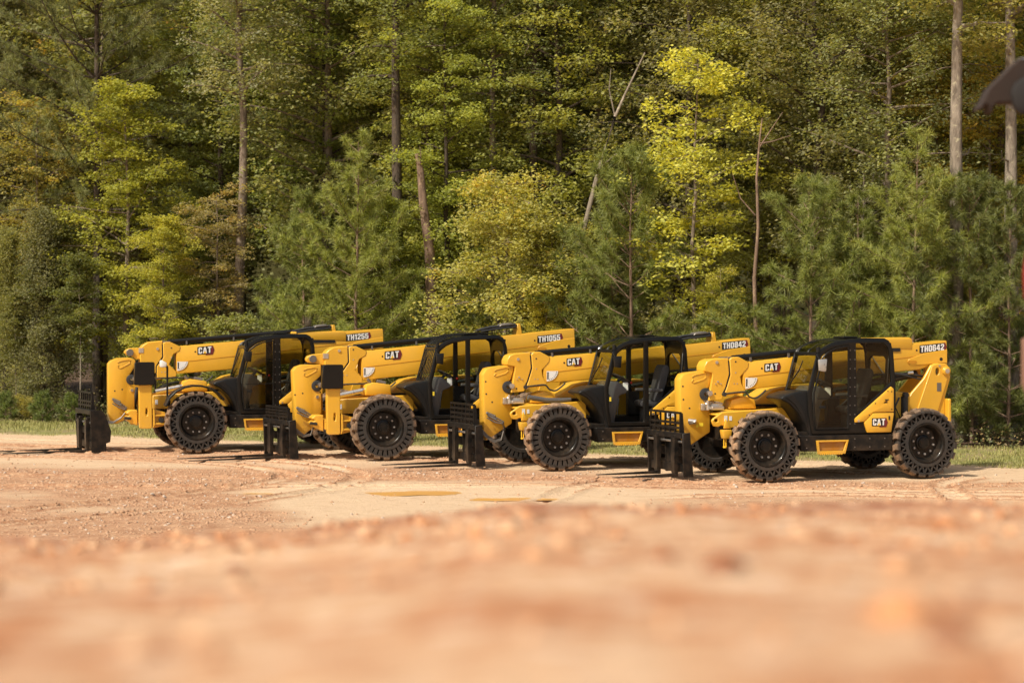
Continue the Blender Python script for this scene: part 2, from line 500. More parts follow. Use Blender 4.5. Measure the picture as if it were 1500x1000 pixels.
    m = MB(); m.bar((du - 1.45, .60, 1.53), (du - 1.40, .86, 1.57), .10, .16); m.build('display_screen', M['lens'], fr, bev=.01)
    if closed:
        d = empty('door', (0, 0, 0), 0, fr)
        a = S([(-.995, .905), (-.950, 1.2), (-.945, 1.56), (-1.12, 2.205), (-1.25, 2.31), (-1.40, 2.37), (-1.655, 2.415), (-1.655, .905)])
        b = S([(-1.02, .935), (-.982, 1.2), (-.977, 1.55), (-1.145, 2.185), (-1.26, 2.275), (-1.40, 2.34), (-1.625, 2.38), (-1.625, .935)])
        MB().prism(a, 1.166, 1.186, [b]).build('door_frame', M['black'], d, bev=.006)
        MB().prism(b, 1.170, 1.178).build('door_glass', M['glass_dark'], d, smooth=0)
        MB().prism(hole2, 1.125, 1.133).build('rear_quarter_window', M['glass_dark'], fr, smooth=0)
        m = MB(); m.bar((du - 1.02, 1.20, 1.46), (du - 1.60, 1.20, 1.47), .012, .02); m.build('door_bar', M['black'], d)
        m = MB(); m.box(du - 1.17, du - 1.06, 1.186, 1.215, 1.28, 1.33); m.build('door_handle', M['plastic'], d, bev=.008)
        m = MB()
        for k in range(9):
            for uu in (-1.68, -1.775):
                c = (du + uu, 1.164, 1.0 + k * .165); m.cyl(c, (c[0], 1.171, c[2]), .011, 8)
        pieces(m, 'frame_bolt', M['dullsteel'], fr)
    else:
        m = MB(); m.tube([(du - 1.10, 1.20, 1.05), (du - 1.10, 1.23, 1.2), (du - 1.13, 1.20, 1.35)], .014, 8)
        m.build('grab_handle', M['plastic'], fr)
        m = MB(); m.box(du - .985, du - .95, 1.166, 1.172, 1.30, 1.38); m.build('caution_label', M['labelyellow'], fr, smooth=0)
    if guard:
        m = MB()
        for i in range(8):
            v = .25 + i * .12
            m.tube([(du - .845, v, 1.60), (du - 1.055, v, 2.33), (du - 1.20, v, 2.45), (du - 1.42, v, 2.535), (du - 1.80, v, 2.57), (du - 2.25, v, 2.57)], .009, 6)
        m.tube([(du - 1.055, .22, 2.34), (du - 1.055, 1.10, 2.34)], .016); m.tube([(du - 2.25, .22, 2.57), (du - 2.25, 1.10, 2.57)], .014)
        pieces(m, 'guard_bar', M['black'], fr)
    # mirror on the front post
    mi = empty('mirror', (0, 0, 0), 0, fr)
    m = MB(); m.tube([(du - 1.02, 1.15, 2.20), (du - .98, 1.24, 2.24), (du - 1.04, 1.30, 2.12)], .012, 6)
    m.cyl((du - 1.05, 1.155, 2.29), (du - 1.05, 1.155, 2.38), .035, 10)
    m.build('mirror_arm', M['plastic'], mi)
    m = MB(); m.prism(S([(-1.00, 1.96), (-.985, 2.16), (-1.15, 2.17), (-1.13, 1.94)]), 1.27, 1.33)
    m.build('mirror_head', M['mirror'] if bright else M['plastic'], mi, bev=.015, seg=2)

def carriage(root, u0, z0, ang, rows, tine, thick, hz, gh):
    c = empty('fork_carriage', (u0, .50, z0 + .05), R(ang), root)
    W = -1.52
    if thick: side = [(0, .0), (.03, .90), (-.22, .91), (-.30, .80), (-.42, .45), (-.40, .22), (-.31, .19), (-.32, .0)]
    else: side = [(-.01, .0), (.02, .78), (-.13, .80), (-.20, .0)]
    MB().prism(side, -.045, 0).build('side_plate', M['forkblack'], c, bev=.006)
    MB().prism([(-.01, .0), (.02, .78), (-.13, .80), (-.20, .0)], W, W + .045).build('side_plate', M['forkblack'], c, bev=.006)
    top = hz
    m = MB(); m.box(-.12, .035, W + .046, -.046, top - .10, top); m.build('top_beam', M['forkblack'], c, bev=.008)
    m = MB()
    m.box(-.16, -.05, W + .05, -.05, .08, .22); m.box(-.15, -.10, W + .05, -.05, .36, .52)
    m.prism([(-.10, .05), (-.08, .75), (-.16, .75), (-.30, .45), (-.30, .2), (-.2, .05)], W + .55, W + .60)
    m.prism([(-.10, .05), (-.08, .75), (-.16, .75), (-.30, .45), (-.30, .2), (-.2, .05)], -.60, -.55)
    m.build('frame_plates', M['forkblack'], c, bev=.005)
    m = MB(); m.cyl((-.02, W + .04, .63), (-.02, -.04, .63), .024, 14); m.build('fork_rod', M['steel'], c)
    # load guard
    m = MB(); g0, g1 = W + .02, -.26
    gt = top + gh
    n = 6
    for i in range(n + 1):
        v = g0 + (g1 - g0) * i / n
        m.box(-.075, -.045, v - .014, v + .014, top - .01, gt)
    zs = [gt] + [top + (gt - top) * k / rows for k in range(1, rows)]
    if rows == 3: zs = [gt, top + .17, top + .08]
    for z in zs: m.box(-.082, -.038, g0 - .012, g1 + .012, z - .020, z + .020)
    m.prism([(-.03, top), (-.05, gt), (-.09, gt), (-.12, top)], g1 + .015, g1 + .04)
    m.add([(x, y + (0.22 if z < top + .05 and y > g1 else 0), z) for x, y, z in []], [])
    m.build('load_guard', M['forkblack'], c, bev=0)
    for v in (-.30, -1.02):
        f = MB()
        f.prism([(.055, .0), (.055, .055), (.075, .10), (.08, .70), (.0, .70), (-.012, .55), (.0, 0)], v - .075, v + .075)
        f.add([(.055, v - .06, 0), (.055, v + .06, 0), (.055, v + .06, .052), (.055, v - .06, .052), (.055 + tine, v - .035, .006), (.055 + tine, v + .035, .006), (.055 + tine, v + .035, .018), (.055 + tine, v - .035, .018)],
              [(0, 1, 5, 4), (1, 2, 6, 5), (2, 3, 7, 6), (3, 0, 4, 7), (4, 5, 6, 7), (3, 2, 1, 0)])
        fo = f.build('fork', M['forkblack'], c, bev=.004)
        MB().box(-.06, .045, v - .052, v + .052, .701, .745).build('fork_hook', M['forkblack'], fo, bev=.006)
    # coupler to the boom nose
    m = MB(); m.prism([(-.10, .12), (-.10, .74), (-.22, .80), (-.36, .66), (-.42, .34), (-.30, .14)], -.99, -.62)
    m.build('coupler', M['forkblack'], c, bev=.012)
    m = MB(); m.cyl((-.33, -1.06, .38), (-.33, -.55, .38), .035); m.cyl((-.26, -1.06, .66), (-.26, -.55, .66), .03)
    pieces(m, 'coupler_pin', M['dullsteel'], c)

def telehandler(cfg):
    T = empty('telehandler', (cfg['x'], cfg['y'], cfg.get('z', 0)), math.pi + R(17.37))
    tag(T, cfg['label'], 'telehandler', 'telehandlers parked in a row')
    rad, wb, du, big = cfg['rad'], 3.14, cfg['du'], cfg['big']
    Y, YI, B = M['yellow'], M['yellow_in'], M['black']
    # ---- running gear
    for (x, y, sp, md) in ((0, 1.17, 11, cfg['mud']), (-wb, 1.17, 37, False), (0, -1.17, 5, False), (-wb, -1.17, 23, False)):
        wheel(T, x, y, rad, cfg['tyre'], md, sp)
    for x in (0, -wb):
        m = MB(); m.box(x - .13, x + .13, -.88, .88, rad - .12, rad + .12); m.cyl((x, -1.1, rad), (x, 1.1, rad), .12); m.lathe([(.001, -.18), (.22, -.14), (.25, 0), (.22, .14), (.001, .18)], 24, (x, 0, rad))
        m.build('axle', M['black_low'], T, bev=.01)
    m = MB()
    m.prism([(.55, rad + .10), (.55, .95), (-4.05, .98), (-4.05, rad - .02), (-.5, rad - .12)], .26, .40)
    m.prism([(.55, rad + .10), (.55, .95), (-4.05, .98), (-4.05, rad - .02), (-.5, rad - .12)], -.40, -.26)
    m.box(-3.9, .40, -.255, .255, rad + .05, .90)
    m.box(-2.4, -.7, -1.12, -.42, .50, .90)
    m.build('chassis', M['black_low'], T, bev=.01)
    # ---- front frame in yellow
    ztop = 1.27
    m = MB()
    if big:
        pl = [(.84, 1.22), (-.80, 1.30), (-.80, .96), (.84, .92)]
        m.prism(pl, .48, .56); m.prism(pl, -.56, -.48)
        m.box(-.75, .80, -.475, .475, 1.02, 1.08)
    else:
        hole = [(.69, 1.03), (.72, 1.06), (.70, 1.10), (.66, 1.10), (.64, 1.05)]
        pl = [(.57, 1.21), (.74, 1.10), (.77, 1.06), (.73, .96), (.64, .95), (.58, .98), (.44, .93), (-.78, .94), (-.78, 1.285)]
        m.prism(pl, .54, .60, [hole]); m.prism(pl, -.60, -.54, [hole])
        m.add([(.55, -.535, 1.17), (.55, .535, 1.17), (.20, .535, 1.235), (.20, -.535, 1.235), (.55, -.535, 1.13), (.55, .535, 1.13), (.20, .535, 1.195), (.20, -.535, 1.195)], [(0, 1, 2, 3), (7, 6, 5, 4), (0, 4, 5, 1), (1, 5, 6, 2), (2, 6, 7, 3), (3, 7, 4, 0)])
        m.box(-.78, .195, -.535, .535, 1.17, 1.215)
    m.build('front_frame', Y, T, bev=.012)
    m = MB()
    if big:
        m.box(.30, .55, .575, .581, 1.0, 1.08) if False else None
        m.box(.73, .79, .562, .566, 1.02, 1.12)
    else:
        m.box(.47, .53, .602, .606, 1.05, 1.15); m.box(.38, .43, .602, .606, 1.06, 1.14)
    pieces(m, 'frame_label', M['white'], T, smooth=0)
    if not big:
        m = MB(); m.prism([(.61, .90), (.42, .90), (.44, .74), (.58, .74)], .56, .72); m.prism([(.61, .90), (.42, .90), (.44, .74), (.58, .74)], -.72, -.56)
        m.prism([(.52, 1.10), (.56, .92), (.40, .92)], .606, .66)
        pieces(m, 'cylinder_mount', Y, T, bev=.02, seg=2)
        m = MB(); m.cyl((.55, .64, .74), (.55, .64, .60), .012, 8); m.cyl((.51, .64, .74), (.51, .64, .60), .012, 8); m.cyl((.53, .64, .60), (.53, .64, .575), .035, 10)
        pieces(m, 'mount_bolt', M['logoyellow'], T)
        m = MB(); m.box(.30, .72, -.35, .0, 1.22, 1.34); m.box(.36, .60, .0, .22, 1.235, 1.30); m.cyl((.45, -.1, 1.36), (.66, .05, 1.31), .045); m.cyl((.62, .06, 1.22), (.62, .06, 1.40), .03)
        m.build('leveling_cylinder', M['steel'], T, bev=.01)
    # ---- engine hood on the right
    m = MB(); m.prism([(-.46, 1.30), (-.52, 1.345), (-.90, 1.575), (-1.14, 1.625), (-2.45, 1.66), (-2.45, .86), (-.70, .86)], -1.17, -.44)
    m.build('engine_hood', Y, T, bev=.05, seg=3)
    m = MB(); m.prism([(-.40, 1.265), (-.42, 1.305), (-.52, 1.30), (-.95, 1.30), (-.95, 1.25)], -1.19, -.30)
    m.build('hood_seal', M['plastic'], T, bev=.012)
    # ---- side skirt, step, side panel
    m = MB(); m.prism([(-.66, .80), (-.69, .52), (-2.50, .51), (-2.52, .78), (-2.50, .80)], 1.00, 1.215); m.box(-2.5, -.70, .42, .998, .53, .775)
    o = m.build('side_skirt', M['black_low'], T, bev=.012); o.location.x = du
    m = MB()
    for uu in (-.80, -1.75, -2.05, -2.35):
        for z in (.58, .73): m.cyl((uu, 1.214, z), (uu, 1.222, z), .012, 8)
    for o in pieces(m, 'skirt_bolt', M['dullsteel'], T): o.location.x = du
    m = MB()
    m.prism([(-.98, .715), (-1.61, .715), (-1.545, .47), (-1.01, .47)], 1.216, 1.262, [[(-1.02, .685), (-1.565, .685), (-1.515, .525), (-1.04, .525)]])
    m.box(-1.52, -1.035, 1.218, 1.245, .53, .68) if False else None
    for k in range(12): m.box(-1.06 - k * .038, -1.045 - k * .038, 1.24, 1.275, .455, .475)
    o = m.build('step', M['yellow'], T, bev=.004); o.location.x = du
    MB().prism([(-1.03, .68), (-1.56, .68), (-1.51, .53), (-1.045, .53)], 1.2165, 1.220).build('recess', M['step_shade'], o, smooth=0)
    up = [(-2.49, 1.66), (-2.545, 1.62), (-2.545, 1.20), (-2.14, 1.20), (-1.96, 1.035), (-1.77, 1.02), (-1.77, 1.09)]
    lo = [(-2.545, 1.185), (-2.49, .835), (-2.01, .835), (-1.95, 1.015), (-2.135, 1.185)]
    sp = empty('side_panel', (du, 0, 0), 0, T)
    m = MB(); m.prism(up, 1.12, 1.195, [[(-2.38, 1.40), (-2.34, 1.36), (-2.42, 1.36)]]); m.build('upper_panel', Y, sp, bev=.012, seg=2)
    m = MB(); m.prism(lo, 1.11, 1.205); m.build('lower_panel', Y, sp, bev=.014, seg=2)
    m = MB(); m.box(-2.44, -2.36, 1.196, 1.20, 1.415, 1.432); m.box(-2.41, -2.39, 1.196, 1.20, 1.37, 1.414); m.box(-2.46, -2.43, 1.206, 1.21, 1.06, 1.13)
    for p in ((-2.50, 1.57), (-2.42, 1.58), (-2.50, 1.25), (-2.17, 1.36), (-2.05, 1.15)): m.cyl((p[0], 1.194, p[1]), (p[0], 1.199, p[1]), .012, 8)
    pieces(m, 'panel_slot', M['ink'], sp)
    m = MB(); m.cyl((-1.83, 1.19, 1.05), (-1.83, 1.215, 1.05), .022, 10); m.build('panel_bolt', M['steel'], sp)
    lg = word(sp, 'logo', 'CAT', -2.115, .965, 1.205, .115, 0.0, 1, True)
    # ---- cab
    cab(T, du, cfg['closed'], cfg['guard'], cfg['name'] == 'TH0642')
    # ---- rear tower that carries the boom
    tw = [(-3.90, 2.01), (-4.00, 2.045), (-4.22, 2.035), (-4.31, 1.95), (-4.31, 1.76), (-4.20, 1.40), (-4.20, .88), (-3.10, .88), (-3.35, 1.28), (-3.50, 1.50), (-3.75, 1.76)]
    oval = [(-4.02 + .045 * math.cos(t), 1.89 + .075 * math.sin(t)) for t in [2 * math.pi * i / 12 for i in range(12)]]
    m = MB(); m.prism(tw, .035, .10, [oval]); m.prism(tw, -.50, -.435, [oval]); m.prism([(-3.2, .90), (-3.9, .90), (-4.19, 1.40), (-4.10, 1.40), (-3.84, .98)], -.432, .032)
    m.prism([(-2.62, 1.48), (-3.05, 1.53), (-3.36, 1.50), (-3.30, .80), (-2.60, .80)], .24, .31)
    m.build('boom_tower', Y, T, bev=.012)
    m = MB(); m.prism([(-3.91, 2.0), (-4.05, 2.035), (-4.22, 2.025), (-4.295, 1.93), (-4.03, 1.14), (-3.59, 1.14)], .101, .128, [[(a, b) for a, b in oval]])
    m.lathe([(.001, .0), (.085, .0), (.085, .03), (.06, .035), (.06, .05), (.001, .05)], 24, (-4.20, .1285, 1.90))
    m.build('tower_flange', Y, T, bev=.006)
    m = MB(); m.cyl((-4.20, .17, 1.90), (-4.20, .19, 1.90), .045, 16); m.cyl((-4.06, .10, 2.0), (-4.06, .14, 2.0), .02, 8)
    pieces(m, 'tower_pin', M['steel'], T)
    m = MB(); m.box(-4.10, -4.01, .129, .133, 1.52, 1.68); m.build('data_plate', M['dullsteel'], T, smooth=0)
    m = MB(); m.box(-4.27, -4.20, -.62, .22, .90, 1.38); m.build('rear_bumper', Y, T, bev=.02)
    m = MB(); m.cyl((-3.23, .30, 1.44), (-3.23, .30, .95), .075, 16); m.cyl((-3.23, .20, 1.47), (-3.23, .40, 1.47), .05); m.box(-3.30, -3.16, .33, .42, .82, 1.08)
    m.tube([(-3.1, .35, 1.42), (-3.0, .38, 1.25), (-3.12, .40, 1.0)], .018)
    pieces(m, 'stabilizer_cylinder', M['hose'], T)
    m = MB(); m.cyl((-2.3, -.2, 1.60), (-3.75, -.2, 1.84), .07); m.tube([(-2.6, .05, 1.82), (-3.1, .06, 1.86), (-3.5, .02, 1.84), (-3.8, -.05, 1.80)], .022); m.tube([(-2.9, .03, 1.80), (-3.3, .05, 1.84), (-3.75, 0, 1.74)], .018)
    pieces(m, 'lift_hose', M['hose'], T)
    m = MB(); m.cyl((-1.2, -.2, 1.42), (-2.3, -.2, 1.60), .05); m.cyl((-3.45, .03, 1.865), (-3.55, .05, 1.875), .03)
    m.tube([(-2.66 + du, .05, 2.22), (-2.93 + du, .05, 1.86)], .014)
    m.build('lift_cylinder_rod', M['steel'], T)
    # ---- boom
    bo = empty('boom', (0, 0, 0), 0, T)
    m = MB(); m.prism(cfg['boom'], -.40, 0.0); m.build('outer_boom', Y, bo, bev=.022, seg=2)
    b0, b1, b2, b3 = cfg['weld']
    m = MB(); m.prism([(b0[0], b0[1]), (b1[0], b1[1]), (b1[0], b1[1] - .012), (b0[0], b0[1] - .012)], .0, .005)
    m.build('weld_line', YI, bo, smooth=0)
    e = cfg['end']
    m = MB(); m.prism([(e - .0, 2.30 + cfg['ez']), (e + .45, 2.24 + cfg['ez']), (e + .80, 2.13 + cfg['ez']), (e + .84, 2.07 + cfg['ez']), (e + .78, 2.01 + cfg['ez']), (e + .30, 2.03 + cfg['ez']), (e - .0, 2.05 + cfg['ez'])], .0, .014); m.build('doubler_plate', Y, bo, bev=.005)
    m = MB(); m.prism([(e + .79 + .05 * math.cos(t) - .10 * (1 if math.cos(t) < 0 else 0), 2.07 + cfg['ez'] + .032 * math.sin(t)) for t in [2 * math.pi * i / 14 for i in range(14)]], .0145, .020); m.build('oval_boss', YI, bo, bev=.002)
    m = MB(); m.cyl((e + .13, .0, 2.12 + cfg['ez']), (e + .13, .0165, 2.12 + cfg['ez']), .034, 14); m.cyl((cfg['model'][0] + .08, -.01, cfg['model'][1] + .04), (cfg['model'][0] + .08, .004, cfg['model'][1] + .04), .018, 10); m.cyl((cfg['logo'][0] + .07, -.01, cfg['logo'][1] + .05), (cfg['logo'][0] + .07, .004, cfg['logo'][1] + .05), .018, 10)
    if cfg['slot']: m.box(-3.30, -2.62, .0, .017, 2.27 + cfg['bz'], 2.335 + cfg['bz'])
    pieces(m, 'boom_hole', M['ink'], bo)
    if cfg['slot']:
        m = MB(); m.prism([(-2.30, 2.34 + cfg['bz']), (-2.30, 2.52 + cfg['bz']), (-3.50, 2.535 + cfg['bz']), (-3.56, 2.50 + cfg['bz']), (-3.56, 2.30 + cfg['bz'])], -.36, .012)
        m.build('boom_block', Y, bo, bev=.025, seg=2)
    m = MB(); m.prism(cfg['collar'], -.41, .010); m.build('boom_collar', Y, bo, bev=.012)
    m = MB(); m.prism(cfg['tip'], -.385, -.004); m.build('inner_boom', Y, bo, bev=.012)
    cg = cfg['collar']
    m = MB()
    m.prism([(cg[0][0] + .003, cg[0][1] - .03), (cg[0][0] + .028, cg[0][1] - .03), (cg[-1][0] + .030, cg[-1][1] - .02), (cg[-2][0] + .028, cg[-2][1]), (cg[-3][0] + .022, cg[-3][1] + .06), (cg[-3][0] + .002, cg[-3][1] + .06), (cg[-2][0] + .004, cg[-2][1]), (cg[-1][0] + .004, cg[-1][1] - .02)], -.30, -.001)
    m.build('boom_seam', M['ink'], bo, smooth=0)
    nz = cfg['nose']
    m = MB(); m.prism(nz, -.36, -.06); m.build('nose_plate', Y, bo, bev=.022, seg=2)
    # embossed outline and bolts on the nose
    em = cfg['emboss']; m = MB(); m.tube([(a, -.058, b) for a, b in em], .011, 6, False); m.build('nose_emboss', Y, bo)
    pv = cfg['pivot']
    m = MB(); m.cyl((pv[0], -.42, pv[1]), (pv[0], .03, pv[1]), .05); m.cyl((pv[0], -.05, pv[1]), (pv[0], .045, pv[1]), .028, 8); m.cyl((pv[0] + .05, -.07, pv[1] - .25), (pv[0] + .05, -.035, pv[1] - .25), .035, 8)
    for p in cfg['bolts']: m.cyl((p[0], -.01, p[1]), (p[0], .014, p[1]), p[2], 10)
    pieces(m, 'boom_pin', M['steel'], bo)
    m = MB(); m.lathe([(.035, 0), (.115, 0), (.115, .02), (.09, .03), (.035, .03)], 24, (pv[0] + .06, -.062, pv[1] - .02)); m.cyl((pv[0] - .28, -.02, pv[1] - .02), (pv[0] - .28, .05, pv[1] - .02), .04, 14)
    for p in cfg['holes']: m.cyl((p[0], p[2] - .02, p[1]), (p[0], p[2] + .003, p[1]), .017, 10)
    pieces(m, 'nose_boss', M['hose'], bo)
    # hose channel on top
    t0, t1 = cfg['tube']
    m = MB(); m.cyl((t0[0], -.10, t0[1]), (t1[0], -.10, t1[1]), .048, 16); m.cyl((t0[0], -.22, t0[1]), (t1[0], -.22, t1[1]), .048, 16); m.cyl((t0[0], -.30, t0[1]), (t1[0], -.30, t1[1]), .03)
    m.bar((t0[0], -.16, t0[1] - .05), (t1[0], -.16, t1[1] - .05), .16, .04)
    m.build('hose_channel', M['plastic'], bo)
    m = MB()
    for f in (.12, .45, .8):
        p = [t0[0] + (t1[0] - t0[0]) * f, t0[1] + (t1[1] - t0[1]) * f]; m.box(p[0] - .015, p[0] + .015, -.05, .0, p[1] - .085, p[1] - .01)
    m.box(t0[0] - .02, t0[0] + .22, -.34, -.02, t0[1] - .015, t0[1] + .02)
    pieces(m, 'channel_bracket', M['dullsteel'], bo)
    if cfg['bridge']:
        b = cfg['bridge']; zb = cfg['bz']; m = MB()
        m.prism([(b + .30, 2.50 + zb), (b + .10, 2.58 + zb), (b - .62, 2.655 + zb), (b - .62, 2.60 + zb), (b + .05, 2.53 + zb)], -.34, -.05)
        m.build('hose_tray', M['hose'], bo, bev=.01)
        m = MB(); m.tube([(b + .28, -.03, 2.52 + zb), (b, -.03, 2.59 + zb), (b - .58, -.03, 2.645 + zb)], .028, 8); m.tube([(b + .2, .0, 2.50 + zb), (b - .1, .01, 2.55 + zb), (b - .58, -.01, 2.60 + zb)], .022, 8)
        pieces(m, 'tray_hose', M['hose'], bo)
        m = MB(); m.prism([(b - .20, 2.60 + zb), (b - .24, 2.66 + zb), (b - .48, 2.685 + zb), (b - .54, 2.64 + zb), (b - .40, 2.62 + zb)], -.24, .02); m.build('hose_clamp', M['dullsteel'], bo, bev=.015)
        m = MB(); m.prism([(b - .60, 2.42 + zb), (b - .62, 2.665 + zb), (b - .68, 2.67 + zb), (b - .72, 2.45 + zb)], -.32, -.015); m.build('tray_bracket', Y, bo, bev=.006)
    # decals
    sl = cfg['slope']
    word(bo, 'logo', 'CAT', cfg['logo'][0], cfg['logo'][1], 0.0, .120 if not big else .136, sl, 1, True)
    word(bo, 'logo', 'CAT', cfg['logo'][0] - .34, cfg['logo'][1], -.40, .120 if not big else .136, -sl, -1, True)
    word(bo, 'model_plate', cfg['name'], cfg['model'][0], cfg['model'][1], 0.0, .118 if not big else .125, sl * .95, 1)
    dx, dz = cfg['decal']
    arc = [(dx - .235 * math.cos(t), dz - .20 * math.sin(t)) for t in [math.pi / 2 * i / 8 for i in range(9)]]
    m = MB(); m.prism([(dx, dz)] + arc[:], .0105, .0125); d = m.build('angle_decal', M['white'], bo, smooth=0)
    m = MB(); m.prism([(dx - .012, dz - .02), (dx - .04, dz - .02), (dx - .036, dz - .16), (dx - .012, dz - .16)], .0135, .0145)
    for i in range(7):
        t = math.pi / 2 * (i + .6) / 8; c = (dx - .205 * math.cos(t), dz - .17 * math.sin(t)); m.cyl((c[0], .0125, c[1]), (c[0], .015, c[1]), .009, 6)
    pieces(m, 'decal_mark', M['ink'], d, smooth=0)
    # nose fitting and hoses
    if cfg['hoses']:
        h = cfg['hoses']; m = MB()
        for k in range(3):
            o_ = k * .045
            m.tube([(a + (.02 * k), -.03 + .03 * k + v, b - o_ * (1 if i < 2 else .4)) for i, (a, v, b) in enumerate(h)], .013, 7)
        pieces(m, 'nose_hose', M['dullsteel'], bo)
        m = MB()
        for k in range(2): m.bar((h[0][0] + .04 - .03 * k, -.03, h[0][2] + .01 - .05 * k), (h[0][0] - .14 - .03 * k, .0, h[0][2] - .07 - .05 * k), .05)
        pieces(m, 'hose_coupling', M['dullsteel'], bo, bev=.012)
    else:
        m = MB(); m.cyl((.95, -.07, 1.03), (.82, -.01, 1.02), .045, 12); m.cyl((.93, -.07, .99), (.84, -.0, 1.01), .035, 12); pieces(m, 'hose_coupling', M['steel'], bo)
        m = MB(); m.box(.66, .74, -.0595, -.0565, .93, .99); m.box(.76, .80, -.0595, -.0565, .91, .96); pieces(m, 'nose_label', M['labelyellow'], bo, smooth=0)
    if cfg.get('ear'):
        m = MB(); m.prism(cfg['ear'], -.30, -.10); m.build('boom_ear', Y, bo, bev=.012)
        p = cfg['earpin']; m = MB(); m.cyl((p[0], -.33, p[1]), (p[0], -.07, p[1]), .055, 18); m.cyl((p[0], -.08, p[1]), (p[0], -.06, p[1]), .08, 18); m.build('ear_pin', M['dullsteel'], bo, bev=.006)
        p = cfg['tip'][0]; m = MB(); m.box(p[0] - .06, p[0] + .05, -.12, .005, p[1] - .12, p[1] - .01); m.build('ear_bracket', M['steel'], bo, bev=.008)
    # ---- wires under the boom
    q = cfg['pivot']
    wp = [(q[0] - .28, q[1] - .02), (q[0] - .55, q[1] + .01), (-.14, q[1] + .01), (-.22, q[1] - .07), (-.34, q[1] - .10), (-.46, q[1] - .03), (-.56, q[1] + .06)]
    wq = []
    for i in range(len(wp) - 1):
        a_, b_, c_, d_ = wp[max(i - 1, 0)], wp[i], wp[i + 1], wp[min(i + 2, len(wp) - 1)]
        for j in range(5):
            t_ = j / 5; wq.append(tuple(.5 * (2 * b_[k] + (c_[k] - a_[k]) * t_ + (2 * a_[k] - 5 * b_[k] + 4 * c_[k] - d_[k]) * t_ ** 2 + (3 * b_[k] - a_[k] - 3 * c_[k] + d_[k]) * t_ ** 3) for k in (0, 1)))
    m = MB(); m.tube([(a_, .02, b_) for a_, b_ in wq], .017, 7)
    m.build('boom_wire', M['hose'], T)
    # ---- carriage
    carriage(T, *cfg['carriage'])
    # ---- stabilizers
    if big:
        o = cfg['out']
        for sgn in (1, -1):
            s = empty('stabilizer', (o, .85 * sgn, 0), 0, T)
            slot = [(.10, .80), (.135, .80), (.14, .86), (.13, .96), (.10, .96), (.09, .90)]
            MB().prism([(.0, .55), (.02, .52), (.25, .52), (.27, .56), (.28, 1.46), (.0, 1.46)], -.07, .07, [slot]).build('leg', Y, s, bev=.012)
            MB().prism([(-.05, 1.46), (-.05, 1.93), (-.02, 1.945), (.345, 1.945), (.37, 1.92), (.385, 1.47), (.36, 1.455)], -.02 if sgn > 0 else -.14, .14 if sgn > 0 else .02).build('foot_pad', M['black'], s, bev=.012)
            m = MB(); m.prism([(-.02, .95), (-.10, .92), (-.30, .86), (-.31, .62), (-.26, .57), (-.02, .52)], -.10, -.04); m.prism([(-.02, .95), (-.06, .92), (-.07, .60), (-.02, .52)], -.035, .06); m.box(-.30, -.05, -.03, .05, .60, .64); m.box(-.30, -.05, -.03, .05, .78, .81)
            m.build('bracket', Y, s, bev=.008)
            m = MB(); m.cyl((-.20, -.03, .70), (-.20, .06, .70), .055, 16); m.build('bracket_bush', M['hose'], s)
            m = MB(); m.cyl((.10, -.12 * sgn, 1.35), (.22, -.12 * sgn, .75), .05); m.build('stabilizer_ram', M['hose'], s)
        m = MB(); m.box(o + .02, o + .24, -.77, .77, .60, .80)
        m.prism([(o + .26, .90), (o + .42, .90), (o + .50, .84), (o + .43, .79), (o + .52, .74), (o + .46, .66), (o + .26, .56)], .10, .50)
        m.prism([(o + .26, .90), (o + .42, .90), (o + .50, .84), (o + .46, .66), (o + .26, .56)], -.60, -.30)
        m.build('stabilizer_beam', Y, T, bev=.012)
        m = MB(); m.cyl((o + .40, .50, .72), (o + .54, .52, .74), .03); m.build('beam_plug', M['hose'], T)
        m = MB(); m.cyl((.72, .12, 1.28), (.20, .16, 1.38), .055); m.cyl((.22, .10, 1.39), (-.1, .10, 1.42), .04); m.build('tilt_cylinder', M['steel'], T)
        m = MB(); m.prism([(.16, 1.28), (.14, 1.50), (-.02, 1.55), (-.38, 1.50), (-.40, 1.28)], -.30, .26); m.build('front_housing', Y, T, bev=.03, seg=2)
        m = MB(); m.cyl((-.12, .1, 1.56), (-.30, .1, 1.52), .05); m.cyl((.02, .1, 1.54), (.08, .1, 1.62), .035); pieces(m, 'housing_fitting', M['dullsteel'], T)
    else:
        m = MB(); m.prism([(.16, 1.23), (.10, 1.40), (-.14, 1.47), (-.36, 1.42), (-.40, 1.23)], -.42, -.05); m.build('front_housing', Y, T, bev=.03, seg=2)
        if cfg['name'] == 'TH0842':
            m = MB(); m.tube([(.28, .2, 1.36), (-.10, .2, 1.29), (-.4, .2, 1.285), (-.6, .2, 1.30)], [.05, .055, .05, .04], 10); m.build('cross_hose', M['grey'], T)
    # ---- arched fenders and work lights
    if cfg['fender']:
        arc = [(.68, 1.02), (.60, 1.20), (.45, 1.34), (.27, 1.425), (.08, 1.46), (-.12, 1.45), (-.30, 1.40), (-.46, 1.30), (-.60, 1.14)]
        inn = [(a * .94 + .0, .62 + (b - .62) * .955) for a, b in reversed(arc)]
        for sgn in (1, -1):
            a, b = (1.0, 1.36) if sgn > 0 else (-1.36, -1.0)
            m = MB(); m.prism(arc + inn, a, b); fe = m.build('fender', M['plastic'], T, bev=.012)
            y = .96 * sgn
            m = MB(); m.tube([(.58, y, 1.05), (.58, y, 1.85)], .022, 8); m.bar((.58, y, 1.84), (.66, y, 1.88), .05); m.box(.52, .62, y - .05, y + .05, 1.0, 1.12)
            wl = m.build('work_light', M['plastic'], T)
            m = MB(); m.prism([(.60, 1.84), (.60, 1.93), (.70, 1.99), (.74, 1.97), (.74, 1.84), (.70, 1.83)], y - .08, y + .08); m.build('lamp', M['lens'], wl, bev=.02, seg=2)
    return T

